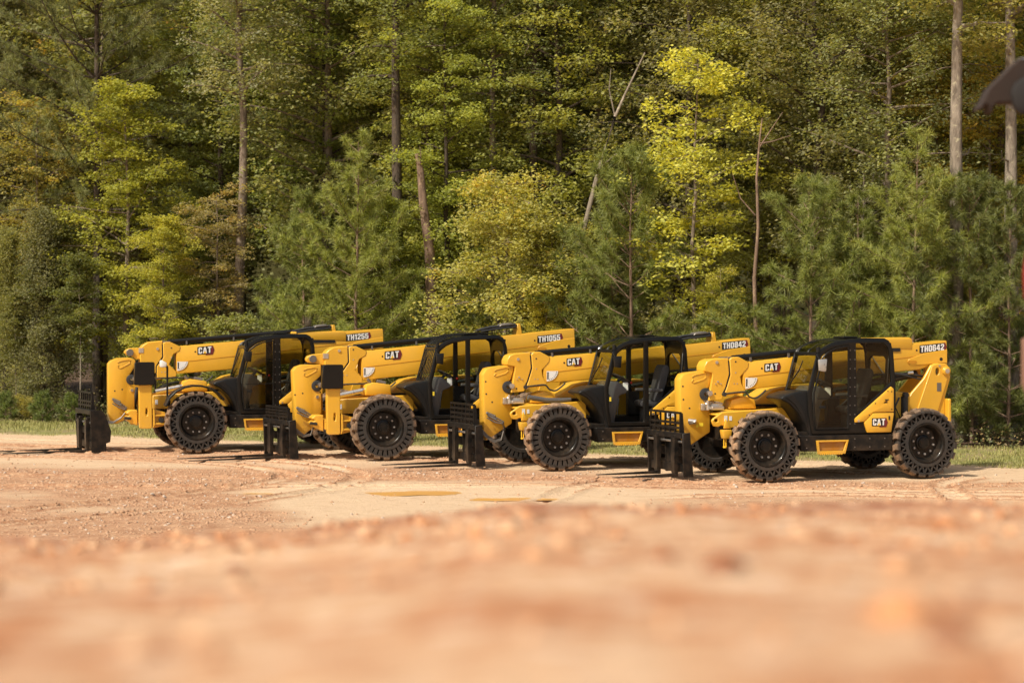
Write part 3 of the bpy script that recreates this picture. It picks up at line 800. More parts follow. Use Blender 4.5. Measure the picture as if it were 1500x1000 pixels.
def cfg_small(**k):
    d = dict(rad=.63, tyre='truss', big=False, fender=False, guard=False, mud=True, end=-4.29, ez=0.0, bz=0.0, slope=R(5.2), bridge=None, slot=False, hoses=None,
        boom=[(-.10, 1.58), (-.96, 1.66), (-3.2, 1.88), (-3.75, 1.93), (-3.9, 1.985), (-4.31, 2.02), (-4.29, 2.475), (-2.6, 2.32), (-.10, 2.085)],
        weld=((-.2, 1.83), (-4.2, 2.24), 0, 0),
        collar=[(.17, 2.15), (.12, 2.18), (-.01, 2.19), (-.22, 2.09), (-.20, 1.99), (-.05, 1.83), (-.07, 1.70), (-.15, 1.57), (-.13, 1.52), (.28, 1.48), (.22, 1.63), (.145, 1.87)],
        tip=[(.66, 2.02), (.61, 2.11), (.51, 2.15), (.185, 2.17), (.165, 1.88), (.24, 1.63), (.31, 1.41), (.58, 1.39), (.50, 1.83), (.50, 1.90), (.66, 1.93)],
        nose=[(1.11, 1.78), (1.05, 1.88), (.95, 1.905), (.49, 1.95), (.49, 1.82), (.55, 1.63), (.65, 1.56), (.68, 1.47), (.64, 1.37), (.56, 1.33), (.52, 1.29), (.52, .82), (.90, .585), (1.05, .56), (1.10, .70)],
        emboss=[(.86, 1.78), (.88, 1.83), (.84, 1.86), (.64, 1.90), (.60, 1.88), (.60, 1.83), (.66, 1.78), (.86, 1.72), (.89, 1.74), (.86, 1.78)],
        pivot=(.56, 1.53), bolts=[(.42, 2.09, .03), (.40, 1.74, .018), (.34, 1.70, .012), (.44, 1.70, .012), (.08, 1.70, .012), (.02, 1.70, .012), (.05, 1.90, .014)],
        holes=[(.93, 1.26, -.06), (1.05, 1.42, -.06), (1.06, 1.66, -.06), (.05, 2.10, .010), (.45, 1.52, -.004)],
        tube=((.02, 2.165), (-2.3, 2.375)), decal=(-.145, 1.805), logo=(-.545, 1.925), model=(-3.73, 2.25), ear=None,
        carriage=(1.27, 0.0, 4, 3, 1.2, False, .79, .35))
    d.update(k); return d
def cfg_big(**k):
    d = cfg_small(rad=.67, big=True, mud=False)
    d.update(tyre='slots', end=-4.52, ez=.16, bz=.10, slope=R(5.6), bridge=-2.62,
        boom=[(.18, 1.59), (-.90, 1.68), (-3.2, 1.93), (-3.9, 2.0), (-4.55, 2.20), (-4.52, 2.66), (-3.04, 2.52), (-1.08, 2.31), (.18, 2.195)],
        weld=((.1, 1.87), (-4.4, 2.38), 0, 0),
        collar=[(.455, 2.285), (.40, 2.30), (.30, 2.30), (.07, 2.20), (.09, 2.11), (.23, 2.03), (.32, 1.81), (.16, 1.65), (.17, 1.54), (.59, 1.47), (.59, 1.76), (.445, 1.96)],
        tip=[(.94, 2.16), (.88, 2.22), (.77, 2.28), (.475, 2.305), (.46, 1.98), (.60, 1.78), (.60, 1.60), (.80, 1.60), (.95, 1.80), (.96, 1.95)],
        nose=[(1.62, 1.80), (1.55, 1.875), (1.42, 1.92), (1.03, 1.925), (1.03, 1.70), (1.13, 1.60), (1.20, 1.48), (1.13, 1.40), (1.03, 1.34), (1.02, .93), (1.19, .62), (1.40, .46), (1.50, .45), (1.57, .62)],
        emboss=[(1.38, 1.75), (1.40, 1.81), (1.33, 1.84), (1.16, 1.87), (1.12, 1.85), (1.13, 1.80), (1.19, 1.76), (1.34, 1.68), (1.39, 1.70), (1.38, 1.75)],
        pivot=(1.06, 1.50), bolts=[(.66, 2.21, .03), (.57, 1.70, .012), (.50, 1.70, .012), (.36, 2.02, .014)], holes=[(1.42, 1.33, -.06), (1.58, 1.30, -.06), (.36, 2.23, .01)],
        tube=((.30, 2.285), (-2.6, 2.56)), decal=(.14, 1.855), logo=(-.335, 2.035), model=(-3.70, 2.365),
        ear=[(1.33, 2.05), (1.29, 2.10), (1.20, 2.13), (.945, 2.155), (.84, 2.0), (.94, 1.90), (1.14, 1.945), (1.27, 1.96), (1.32, 1.99)], earpin=(1.20, 2.04),
        hoses=[(1.52, 0, 1.03), (1.36, .02, .95), (1.20, .05, .84), (1.18, .06, .70), (1.25, .08, .50), (1.42, .12, .47), (1.58, .10, .60), (1.66, .02, .72)],
        carriage=(1.80, -.04, 10, 4, 2.0, False, .78, .25), out=.84)
    d.update(k); return d

def up(pts, a, b): return [(x + a, z + b) for x, z in pts]
c0 = cfg_small()
telehandler(cfg_small(x=4.134, y=37.463, name='TH0642', du=0.0, closed=True, slot=True,
    label='yellow telehandler with an enclosed glazed cab at the right end of the row, lettered TH0642'))
telehandler(cfg_small(x=.518, y=40.06, name='TH0842', du=-.10, closed=False, tyre='slots', rad=.64, bridge=-3.06, bz=-.06,
    boom=[(-.10, 1.62), (-.99, 1.67), (-3.2, 1.88), (-3.9, 1.95), (-4.53, 2.10), (-4.50, 2.49), (-3.16, 2.37), (-1.11, 2.20), (-.10, 2.13)], end=-4.50, ez=.02,
    collar=up(c0['collar'], -.02, .045), tip=up(c0['tip'], -.02, .05),
    nose=[(1.11, 1.80), (1.04, 1.91), (.95, 1.935), (.49, 1.985), (.49, 1.88), (.55, 1.69), (.65, 1.62), (.68, 1.53), (.64, 1.45), (.55, 1.40), (.52, 1.33), (.52, .84), (.90, .60), (1.05, .51), (1.10, .70)],
    emboss=up(c0['emboss'], 0, .035), pivot=(.55, 1.57), tube=((0.0, 2.20), (-2.4, 2.40)), decal=(-.165, 1.855), logo=(-.60, 1.965), model=(-3.905, 2.27),
    hoses=[(1.02, 0, 1.05), (.86, .02, .96), (.72, .05, .88), (.70, .06, .74), (.76, .08, .56), (.92, .12, .52), (1.06, .10, .62), (1.16, .02, .74)],
    carriage=(1.42, 0.0, 5, 4, 1.5, False, .80, .37),
    label='yellow telehandler with an open sided cab and no stabilizers, lettered TH0842, second from the right'))
telehandler(cfg_big(x=-2.968, y=42.812, name='TH1055', du=-.09, closed=False, guard=True,
    label='yellow telehandler with black guard bars over its windscreen and roof, lettered TH1055'))
c1 = cfg_big()
telehandler(cfg_big(x=-7.126, y=45.0, name='TH1255', du=-.04, closed=True, slot=True, tyre='truss', fender=True, rad=.66, bridge=-2.62, bz=.06,
    boom=[(.25, 1.66), (-.89, 1.74), (-3.2, 1.95), (-3.9, 2.02), (-4.44, 2.20), (-4.41, 2.64), (-3.30, 2.565), (-2.8, 2.54), (-.98, 2.36), (.25, 2.265)], end=-4.41, ez=.15,
    weld=((.1, 1.93), (-4.3, 2.39), 0, 0), collar=up(c1['collar'], .085, .06), tip=up(c1['tip'], .075, .08),
    nose=[(1.72, 1.89), (1.65, 1.96), (1.52, 2.01), (1.24, 2.02), (1.13, 1.97), (1.14, 1.83), (1.25, 1.66), (1.29, 1.55), (1.25, 1.44), (1.15, 1.36), (1.15, .86), (1.38, .66), (1.52, .58), (1.66, .60), (1.72, .80)],
    emboss=up(c1['emboss'], .12, .11), pivot=(1.16, 1.56), tube=((.40, 2.36), (-2.75, 2.61)), decal=(.235, 1.93), logo=(-.235, 2.095), model=(-3.575, 2.375),
    ear=[(1.37, 2.13), (1.33, 2.19), (1.25, 2.225), (1.01, 2.235), (.92, 2.11), (.93, 1.97), (1.14, 1.99), (1.17, 2.03), (1.31, 2.08)], earpin=(1.25, 2.13),
    hoses=[(1.60, 0, 1.12), (1.46, .02, 1.03), (1.33, .05, .93), (1.34, .06, .86), (1.44, .08, .74), (1.62, .12, .64), (1.80, .10, .66), (1.95, .02, .76)],
    carriage=(2.13, -.05, 7, 3, 2.1, True, .91, .36), out=.90,
    label='yellow telehandler with black arched fenders over the front wheels, lettered TH1255, leftmost of the row'))
# ------------------------------------------------------------------ ground
rng = np.random.default_rng(7)
class VN:
    """smooth value noise on a repeating lattice"""
    def __init__(s, seed, n=256):
        s.g = np.random.default_rng(seed).random((n, n)); s.n = n
    def __call__(s, x, y):
        xi = np.floor(x).astype(int); yi = np.floor(y).astype(int); fx = x - xi; fy = y - yi
        fx = fx * fx * (3 - 2 * fx); fy = fy * fy * (3 - 2 * fy); n = s.n
        a = s.g[xi % n, yi % n]; b = s.g[(xi + 1) % n, yi % n]; c = s.g[xi % n, (yi + 1) % n]; d = s.g[(xi + 1) % n, (yi + 1) % n]
        return (a * (1 - fx) + b * fx) * (1 - fy) + (c * (1 - fx) + d * fx) * fy
vn = [VN(i) for i in range(8)]
def fbm(x, y, f, oct=4, k=0):
    t = 0; a = .5
    for i in range(oct):
        t = t + a * (vn[(i + k) % 8](x * f + 31.7 * i, y * f + 17.3 * i) - .5); f *= 2.03; a *= .5
    return t
def sstep(a, b, x):
    t = np.clip((x - a) / (b - a), 0, 1); return t * t * (3 - 2 * t)

def bank(X, Y):
    """the clay bank the camera stands on"""
    top = 2.800 - .0725 * Y
    lip = 8.0 + .25 * np.sin(X * .9)
    xr = X / np.maximum(Y, 1) * 8
    slope_l = -.10 * sstep(.2, -1.8, xr) * np.clip(Y / 8, 0, 1) - .03 * sstep(0, -.8, xr) * np.clip(Y / 8, 0, 1)
    far = (2.800 - .0725 * 8) + slope_l
    z1 = top + slope_l
    t = np.clip((Y - lip) / 14.0, 0, 1)
    z2 = far * (1 - t) ** 1.35
    z = np.where(Y < lip, z1, np.minimum(z1, z2))
    return np.where(Y > 22.5, 0, np.maximum(z, 0))

# forest edge line: passes through E0 with direction ED, inward normal EM
E0 = np.array([-2.0, 51.2]); ED = np.array([.889, -.457]); EM = np.array([.457, .889])
def ab(X, Y):
    dx, dy = X - E0[0], Y - E0[1]
    return dx * ED[0] + dy * ED[1], dx * EM[0] + dy * EM[1]
def from_ab(a, b): return E0[0] + a * ED[0] + b * EM[0], E0[1] + a * ED[1] + b * EM[1]

TRACKS = [  # centre lines of tyre tracks pressed in the clay
    [(-11, 27), (-7.5, 31), (-4.6, 35.5), (-4.4, 38.5), (-7, 41.5), (-14, 44)], [(-9.0, 27), (-5.8, 30.5), (-3.2, 34.5), (-3.0, 38.5), (-5.5, 42), (-13, 45.5)],
    [(-.3, 30.2), (.6, 33), (1.2, 35.4), (2.2, 37.3)], [(7.0, 31), (7.3, 34), (7.6, 36), (9, 38)], [(-13, 36), (-6, 35.2), (0, 35.6), (5, 35.0), (12, 36.5)], [(-13, 38), (-6, 37.6), (1, 37.0), (6, 34.6), (12, 34)],
    [(-14, 47.5), (-6, 44.0), (0, 41.2), (8, 37.6)], [(-14, 49.5), (-5, 45.5), (1, 42.6), (9, 39.0)], [(2, 33.2), (5, 33.7), (9, 33.0), (13, 33.4)]]
def catmull(P, n=40):
    P = np.array(P, float); Q = np.vstack([2 * P[0] - P[1], P, 2 * P[-1] - P[-2]]); out = []
    for i in range(len(P) - 1):
        p0, p1, p2, p3 = Q[i:i + 4]
        for t in np.linspace(0, 1, n, endpoint=False):
            out.append(.5 * ((2 * p1) + (-p0 + p2) * t + (2 * p0 - 5 * p1 + 4 * p2 - p3) * t * t + (-p0 + 3 * p1 - 3 * p2 + p3) * t ** 3))
    out.append(P[-1]); return np.array(out)

def yard(X, Y):
    """height of the yard and how loose and red its surface is"""
    h = .03 * fbm(X, Y, .35, 2) + .024 * fbm(X, Y, 1.6, 5, 2) - .012
    loose = .42 + 1.5 * fbm(X, Y, .16, 4, 1) + .9 * fbm(X * .35, Y, .7, 3, 3)
    # red churned clay front left, pale packed pan in the middle, pale haul road behind
    loose += (.55 + .9 * fbm(X * .6, Y * 1.6, .8, 4, 5)) * sstep(-3.2, -4.6, X + .25 * (Y - 33)) * sstep(41, 34, Y)
    loose -= .75 * np.exp(-(((X + 1.6) / 3.2) ** 2 + ((Y - 34.0) / 2.6) ** 2) ** 2)
    a, b = ab(X, Y)
    loose -= .85 * sstep(-8.5, -5.2, b)
    loose += .30 * np.exp(-((Y - 37.5 + .2 * X) / 1.4) ** 2)
    for ci, P in enumerate(TRACKS):
        C = catmull(P, 14)
        m = (X > C[:, 0].min() - 1) & (X < C[:, 0].max() + 1) & (Y > C[:, 1].min() - 1) & (Y < C[:, 1].max() + 1)
        if not m.any(): continue
        x, y = X[m], Y[m]; best = np.full(x.shape, 9.0); sgn = np.zeros_like(x); run = np.zeros_like(x); L = 0
        for i in range(len(C) - 1):
            p, q = C[i], C[i + 1]; d = q - p; l = np.hypot(*d); d = d / l
            s = np.clip((x - p[0]) * d[0] + (y - p[1]) * d[1], 0, l)
            ex, ey = x - p[0] - d[0] * s, y - p[1] - d[1] * s; dist = np.hypot(ex, ey)
            c = dist < best; best = np.where(c, dist, best); sgn = np.where(c, ex * -d[1] + ey * d[0], sgn); run = np.where(c, L + s, run); L += l
        amp = np.clip(1.0 + 1.6 * fbm(x, y, .5, 3, ci % 8), .15, 1.3); amp = amp * sstep(0, 1.6, run) * sstep(L, L - 1.6, run); w = sstep(.26, .16, best); edge = np.exp(-((best - .25) / .06) ** 2)
        tread = np.sin((run + np.abs(sgn) * .6) * 2 * np.pi / .21) * sstep(.03, .08, np.abs(sgn))
        h[m] += (-.03 * w + .035 * edge + .030 * w * tread) * amp
        loose[m] += (-.38 * w + .65 * edge + .42 * w * tread) * amp
    # hollows that hold the puddles
    for (px, py, rx, ry) in PUD: h -= .035 * np.exp(-(((X - px) / rx) ** 2 + ((Y - py) / ry) ** 2)); 
    return h, np.clip(loose, 0, 1)
PUD = [(-1.55, 34.3, .95, .62), (-.05, 33.1, .75, .40), (-4.25, 34.2, .28, .16), (-7.2, 35.1, .30, .15)]

def ground_height(X, Y):
    h, l = yard(X, Y)
    z = bank(X, Y)
    onb = sstep(23, 26, Y)
    rough = .035 * fbm(X, Y, 1.1, 4, 2) * sstep(3, 9, Y) + .012 * fbm(X, Y, 5, 3, 1) * sstep(2, 8, Y) + .075 * np.maximum(fbm(X, Y, 3.4, 3, 6), -.06) * sstep(1.5, 5, Y) * sstep(16, 9, Y)
    zb = z + rough
    a, b = ab(X, Y)
    verge = sstep(-5.4, -3.6, b) * .06 + np.maximum(b - 1, 0) * .02 + .06 * fbm(X, Y, .5, 3, 5) * sstep(-5, -2, b)
    return np.where(Y < 23, zb, z + h * onb + rough * (1 - onb)) + verge, l

def geo(a, b, n): return np.geomspace(a, b, n)
xs = np.concatenate([-np.geomspace(20.06, 330, 26)[::-1], np.arange(-20, 17.001, .065), np.geomspace(17.07, 330, 26)])
xs_near = xs
ys = np.concatenate([[-60, -20, -6, -2, -.5], np.arange(.2, 3, .10), np.arange(3, 10, .07), np.arange(10, 26, .14), np.arange(26, 55, .055), np.arange(55, 62, .3), np.geomspace(62.4, 420, 26)])
GX, GY = np.meshgrid(xs, ys, indexing='ij')
GZ, GL_ = ground_height(GX, GY)
GA, GB = ab(GX, GY)
ni, nj = GX.shape
idx = np.arange(ni * nj).reshape(ni, nj)
F = np.stack([idx[:-1, :-1], idx[1:, :-1], idx[1:, 1:], idx[:-1, 1:]], -1).reshape(-1, 4)
wob = GB + .9 * fbm(GX, GY, .5, 3, 6)
A_grass = sstep(-5.1, -4.5, wob) * sstep(.4, -1.2, wob)
A_litter = sstep(-1.4, .4, wob)

k = N('clay'); co = k.coord()
lo = k.attr('loose'); gr = k.attr('grass'); li = k.attr('litter'); nr = k.attr('near')
n1 = k.noise(3.0, 8, .68, co); n2 = k.noise(16, 6, .65, co); n3 = k.noise(60, 4, .6, co); nb = k.noise(.6, 5, .6, co)
packed = k.mix(n2, (.54, .365, .215), (.72, .535, .355))
packed = k.mix(k.ramp(n1, .50, .72), packed, (.52, .345, .205))
packed = k.mix(k.ramp(n3, .60, .72), packed, (.36, .27, .20))
red = k.mix(k.ramp(n1, .32, .68), (.29, .125, .056), (.56, .325, .18))
red = k.mix(k.ramp(n2, .52, .75), red, (.72, .51, .33))
lf = k.ramp(k.math('ADD', lo, k.math('MULTIPLY', k.math('SUBTRACT', n2, .5), .75)), .30, .75)
c = k.mix(lf, packed, red)
# the bank in front: orange clay, pale stones and cream patches
bk = k.mix(k.ramp(k.math('ADD', k.math('MULTIPLY', k.noise(2.2, 3, .6, co), .5), k.math('MULTIPLY', k.noise(8.5, 5, .65, co, .5), .5)), .42, .58), (.46, .175, .062), (.68, .435, .255))
bk = k.mix(k.ramp(k.noise(11, 4, .6, co), .56, .66), bk, (.78, .60, .43))
bk = k.mix(k.ramp(k.noise(9, 4, .6, co, .5), .58, .68), bk, (.36, .17, .085))
lipc = k.ramp(k.attr('lip'), .1, .9)
bk = k.mix(k.math('MULTIPLY', lipc, k.ramp(k.noise(7, 5, .7, co), .38, .60)), bk, (.33, .125, .06))
c = k.mix(nr, c, bk)
grass_c = k.mix(n2, (.14, .15, .035), (.28, .27, .08)); grass_c = k.mix(k.ramp(nb, .45, .65), grass_c, (.30, .21, .12))
c = k.mix(gr, c, grass_c)
lit_c = k.mix(n2, (.06, .036, .02), (.17, .10, .055))
c = k.mix(li, c, lit_c)
h = k.math('ADD', k.math('MULTIPLY', n2, .7), k.math('MULTIPLY', n3, .3))
clay = k.done(k.bsdf(c, .9, normal=k.bump(h, .8, .05)))
V = np.stack([GX, GY, GZ], -1).reshape(-1, 3)
me = np_mesh('ground', V, F, clay, {'loose': ('POINT', GL_.ravel()), 'grass': ('POINT', A_grass.ravel()), 'litter': ('POINT', A_litter.ravel()), 'near': ('POINT', sstep(26, 20, GY).ravel()), 'lip': ('POINT', (sstep(6.0, 7.6, GY) * sstep(14, 9, GY)).ravel())}, True)
tag(link('ground', me), kind='structure')

# dark slope added behind the wood to block the sky between trees
hx = np.linspace(-160, 160, 60); hb = np.linspace(30, 150, 24)
HA, HB = np.meshgrid(hx, hb, indexing='ij'); HX, HY = from_ab(HA, HB)
HZ = (HB - 30) * .42 + 2.5 * fbm(HX, HY, .06, 3) - .6
idx = np.arange(HA.size).reshape(HA.shape)
F = np.stack([idx[:-1, :-1], idx[1:, :-1], idx[1:, 1:], idx[:-1, 1:]], -1).reshape(-1, 4)
k = N('sky_block'); co = k.coord(); sky_block = k.done(k.bsdf(k.mix(k.noise(.8, 7, .7, co), (.022, .022, .009), (.075, .066, .024)), 1.0, Specular_IOR_Level=0.0))
tag(link('sky_block_slope', np_mesh('sky_block_slope', np.stack([HX, HY, HZ], -1).reshape(-1, 3), F, sky_block, smooth=True)), kind='structure')

# puddles: thin muddy water lying in the hollows
k = N('muddy_water'); co = k.coord(); wat = k.done(k.bsdf(k.mix(k.noise(3, 3, vec=co), (.60, .30, .075), (.66, .37, .12)), .30, IOR=1.33, Specular_IOR_Level=.35))
for i, (px, py, rx, ry) in enumerate(PUD):
    n = 40; t = np.linspace(0, 2 * np.pi, n, endpoint=False)
    r = 1 + .22 * np.sin(2 * t + i) + .14 * np.sin(5 * t + 2 * i) + .08 * np.sin(9 * t)
    vx = px + rx * .95 * r * np.cos(t); vy = py + ry * .8 * r * np.sin(t)
    cz = float(ground_height(np.array([[px]]), np.array([[py]]))[0][0, 0])
    hh = ground_height(vx[None], vy[None])[0][0]
    z = max(float(np.quantile(hh, .55)), cz + .016)
    m = MB(); m.add([(a, b, z) for a, b in zip(vx, vy)], [tuple(range(n))])
    tag(m.build('puddle', wat, smooth=0), kind='structure')

# loose clods and stones: nobody could count them
def scatter_clods(n, xr, yr, smin, smax, mat, name, dens=None):
    X = rng.uniform(*xr, n * 3); Y = rng.uniform(*yr, n * 3)
    Z, L = ground_height(X[None], Y[None]); Z = Z[0]; L = L[0]
    keep = rng.random(n * 3) < (dens(X, Y, L) if dens else 1)
    X, Y, Z = X[keep][:n], Y[keep][:n], Z[keep][:n]; n = len(X)
    base = np.array([(0, 0, 1), (.9, 0, .35), (.28, .86, .3), (-.73, .53, .4), (-.73, -.53, .3), (.28, -.86, .38), (.8, .5, -.5), (-.3, .9, -.5), (-.95, 0, -.5), (-.3, -.9, -.5), (.8, -.5, -.5)])
    fc = np.array([(0, 1, 2), (0, 2, 3), (0, 3, 4), (0, 4, 5), (0, 5, 1), (1, 6, 2), (2, 6, 7), (2, 7, 3), (3, 7, 8), (3, 8, 4), (4, 8, 9), (4, 9, 5), (5, 9, 10), (5, 10, 1), (1, 10, 6)])
    s = smin * (smax / smin) ** (rng.random(n) ** 2.2)
    ang = rng.random(n) * 6.28; ca, sa = np.cos(ang), np.sin(ang)
    B = base[None] * (1 + rng.normal(0, .22, (n, len(base), 1))) * s[:, None, None] * np.stack([rng.uniform(.7, 1.4, n), rng.uniform(.7, 1.2, n), rng.uniform(.45, .9, n)], -1)[:, None]
    Vx = B[..., 0] * ca[:, None] - B[..., 1] * sa[:, None] + X[:, None]; Vy = B[..., 0] * sa[:, None] + B[..., 1] * ca[:, None] + Y[:, None]; Vz = B[..., 2] + Z[:, None] + s[:, None] * .1
    Fc = (fc[None] + (np.arange(n) * len(base))[:, None, None]).reshape(-1, 3)
    tint = np.repeat(rng.random(n), len(fc))
    me = np_mesh(name, np.stack([Vx, Vy, Vz], -1).reshape(-1, 3), Fc, mat, {'tint': ('FACE', tint)})
    tag(link(name, me), kind='stuff')
k = N('clod'); co = k.coord(); t = k.attr('tint')
clod = k.done(k.bsdf(k.mix(k.ramp(t, .86, .92), k.mix(k.noise(30, 4, vec=co), (.30, .16, .085), (.56, .36, .225)), (.50, .41, .33)), .95))
def inbox(X, Y): return (np.abs(X) < Y * .27 + 1)
scatter_clods(42000, (-13, 12), (26.5, 45), .006, .034, clod, 'clods', lambda X, Y, L: np.clip(.02 + 1.2 * L ** 3 * (.35 + 2.2 * np.maximum(fbm(X, Y, .6, 3, 4) + .08, 0)), 0, 1) * inbox(X, Y) * (ab(X, Y)[1] < -6))

fclod_k = N('bank_clod'); fco = fclod_k.coord(); ft = fclod_k.attr('tint')
bclod = fclod_k.done(fclod_k.bsdf(fclod_k.mix(fclod_k.ramp(ft, .62, .80), fclod_k.mix(fclod_k.ramp(ft, .05, .45), (.24, .095, .045), (.52, .25, .115)), (.58, .36, .21)), .95))
scatter_clods(3200, (-3.2, 3.2), (5.0, 10.5), .006, .026, bclod, 'clods', lambda X, Y, L: inbox(X, Y) * (.10 + .90 * sstep(5.6, 7.4, Y)) * np.clip(.5 + 3 * fbm(X, Y, 1.5, 3, 2), .05, 1))
scatter_clods(420, (-1.7, 1.7), (1.3, 6.0), .008, .036, bclod, 'clods', lambda X, Y, L: inbox(X, Y) * np.clip(.45 + 3 * fbm(X, Y, 2.5, 3, 5), .03, 1))

# grass of the verge
nG = 110000
a = rng.uniform(-26, 24, nG); b = rng.uniform(-5.2, .6, nG); X, Y = from_ab(a, b)
dn = fbm(X, Y, .45, 3, 3) * 1.6 + .62; w2 = b + .9 * fbm(X, Y, .5, 3, 6)
keep = (rng.random(nG) < dn) & (w2 > -5.0) & (w2 < .2); X, Y, b = X[keep], Y[keep], b[keep]; nG = len(X)
Z = ground_height(X[None], Y[None])[0][0]
hgt = rng.uniform(.025, .085, nG) * (1 + .8 * (fbm(X, Y, .9, 2) > .12)); az = rng.random(nG) * 6.28; ln = rng.uniform(.1, .6, nG) * hgt
wd = .009
P0 = np.stack([X - wd * np.sin(az), Y + wd * np.cos(az), Z], -1); P1 = np.stack([X + wd * np.sin(az), Y - wd * np.cos(az), Z], -1); P2 = np.stack([X + ln * np.cos(az), Y + ln * np.sin(az), Z + hgt], -1)
k = N('grass_blades'); t = k.attr('tint'); gc = k.mix(t, (.15, .18, .035), (.38, .36, .10))
gm = k.done(k.bsdf(k.mix(k.noise(.8, 3, vec=k.coord()), gc, k.mix(.5, gc, (.36, .29, .12))), .7))
tag(link('grass', np_mesh('grass', np.stack([P0, P1, P2], 1).reshape(-1, 3), np.arange(nG * 3).reshape(-1, 3), gm, {'tint': ('FACE', rng.random(nG))})), kind='stuff')

# ------------------------------------------------------------------ camera, light
cam = bpy.data.cameras.new('camera'); cam.sensor_width = 36; cam.lens = 72; cam.clip_end = 1000; cam.clip_start = .05
cam.dof.use_dof = True; cam.dof.focus_distance = 38.5; cam.dof.aperture_fstop = 1.8
co_ = bpy.data.objects.new('camera', cam); col.objects.link(co_)
co_.location = (0, 0, 2.97); co_.rotation_euler = (R(90) - math.atan(40 / 3000), 0, 0)
scene.camera = co_
SUN_EL, SUN_AZ = 49, 226      # azimuth measured clockwise from +Y (north): the sun stands behind the camera, to its left
w = bpy.data.worlds.new('World'); scene.world = w; w.use_nodes = True
nt = w.node_tree; nt.nodes.clear()
sky = nt.nodes.new('ShaderNodeTexSky'); sky.sky_type = 'NISHITA'; sky.sun_disc = False
sky.sun_elevation = R(SUN_EL); sky.sun_rotation = R(SUN_AZ); sky.dust_density = 3.0; sky.air_density = 1.0; sky.ozone_density = 1.0
bg = nt.nodes.new('ShaderNodeBackground'); bg.inputs['Strength'].default_value = .15
ow = nt.nodes.new('ShaderNodeOutputWorld'); wm = nt.nodes.new('ShaderNodeMix'); wm.data_type = 'RGBA'; wm.blend_type = 'MULTIPLY'; wm.inputs[0].default_value = 1.0; wm.inputs[7].default_value = (1.06, .98, .84, 1)
nt.links.new(sky.outputs[0], wm.inputs[6]); nt.links.new(wm.outputs[2], bg.inputs[0]); nt.links.new(bg.outputs[0], ow.inputs[0])
sl = bpy.data.lights.new('sun', 'SUN'); sl.energy = 4.7; sl.angle = R(2.5); sl.color = (1.0, .925, .79)
so = bpy.data.objects.new('sun', sl); col.objects.link(so)
d = Vector((math.sin(R(SUN_AZ)) * math.cos(R(SUN_EL)), math.cos(R(SUN_AZ)) * math.cos(R(SUN_EL)), math.sin(R(SUN_EL))))
so.rotation_euler = d.to_track_quat('Z', 'Y').to_euler()
scene.view_settings.view_transform = 'Standard'; scene.view_settings.look = 'None'; scene.view_settings.exposure = 0; scene.view_settings.gamma = 1
scene.cycles.use_denoising = True
scene.cycles.use_adaptive_sampling = True; scene.cycles.adaptive_threshold = .015
scene.cycles.max_bounces = 6; scene.cycles.transparent_max_bounces = 16
scene.cycles.sample_clamp_indirect = 6
# ------------------------------------------------------------------ the wood
def leaf_mat(name, warm, dry):
    """colour comes from each tree's own object colour, varied leaf by leaf and spray by spray"""
    k = N(name); oc = k.mix(1.0, k.n('ObjectInfo').outputs['Color'], (1.14, 1.16, 1.68), 'MULTIPLY'); t = k.attr('tint'); q = k.attr('spray')
    c = k.mix(t, k.mix(1.0, oc, (.85, .95, .90), 'MULTIPLY'), k.mix(1.0, oc, (2.0, 1.85, 1.7), 'MULTIPLY'))
    c = k.mix(k.math('MULTIPLY', k.ramp(q, .55, 1.0), warm), c, k.mix(1.0, oc, (2.4, 2.2, 1.4), 'MULTIPLY'))
    c = k.mix(k.math('MULTIPLY', k.ramp(k.math('ADD', k.math('MULTIPLY', q, .6), k.math('MULTIPLY', t, .5)), .80, .98), dry), c, (.42, .20, .045))
    b = k.n('BsdfPrincipled'); k.set(b, 'Base Color', c); k.set(b, 'Roughness', .62); k.set(b, 'Specular IOR Level', .18)
    tr = k.n('BsdfTranslucent'); k.t.links.new(k.mix(1.0, c, (1.5, 1.45, .6), 'MULTIPLY'), tr.inputs[0])
    mx = k.n('MixShader'); mx.inputs[0].default_value = .42; k.t.links.new(b.outputs[0], mx.inputs[1]); k.t.links.new(tr.outputs[0], mx.inputs[2])
    return k.done(mx.outputs[0])
LEAF = leaf_mat('leaf', .55, .12); LEAFDRY = leaf_mat('autumn_leaf', .7, .75)
k = N('needle'); oc = k.mix(1.0, k.n('ObjectInfo').outputs['Color'], (1.10, 1.12, 1.35), 'MULTIPLY'); t = k.attr('tint'); q = k.attr('spray')
c = k.mix(t, k.mix(1.0, oc, (.75, .80, .75), 'MULTIPLY'), k.mix(1.0, oc, (2.7, 2.4, 1.9), 'MULTIPLY'))
c = k.mix(k.math('MULTIPLY', k.ramp(q, .80, 1.0), .35), c, (.20, .15, .04))
b = k.n('BsdfPrincipled'); k.set(b, 'Base Color', c); k.set(b, 'Roughness', .5)
tr = k.n('BsdfTranslucent'); k.t.links.new(k.mix(1.0, c, (1.4, 1.4, .7), 'MULTIPLY'), tr.inputs[0])
mx = k.n('MixShader'); mx.inputs[0].default_value = .3; k.t.links.new(b.outputs[0], mx.inputs[1]); k.t.links.new(tr.outputs[0], mx.inputs[2])
NEEDLE = k.done(mx.outputs[0])
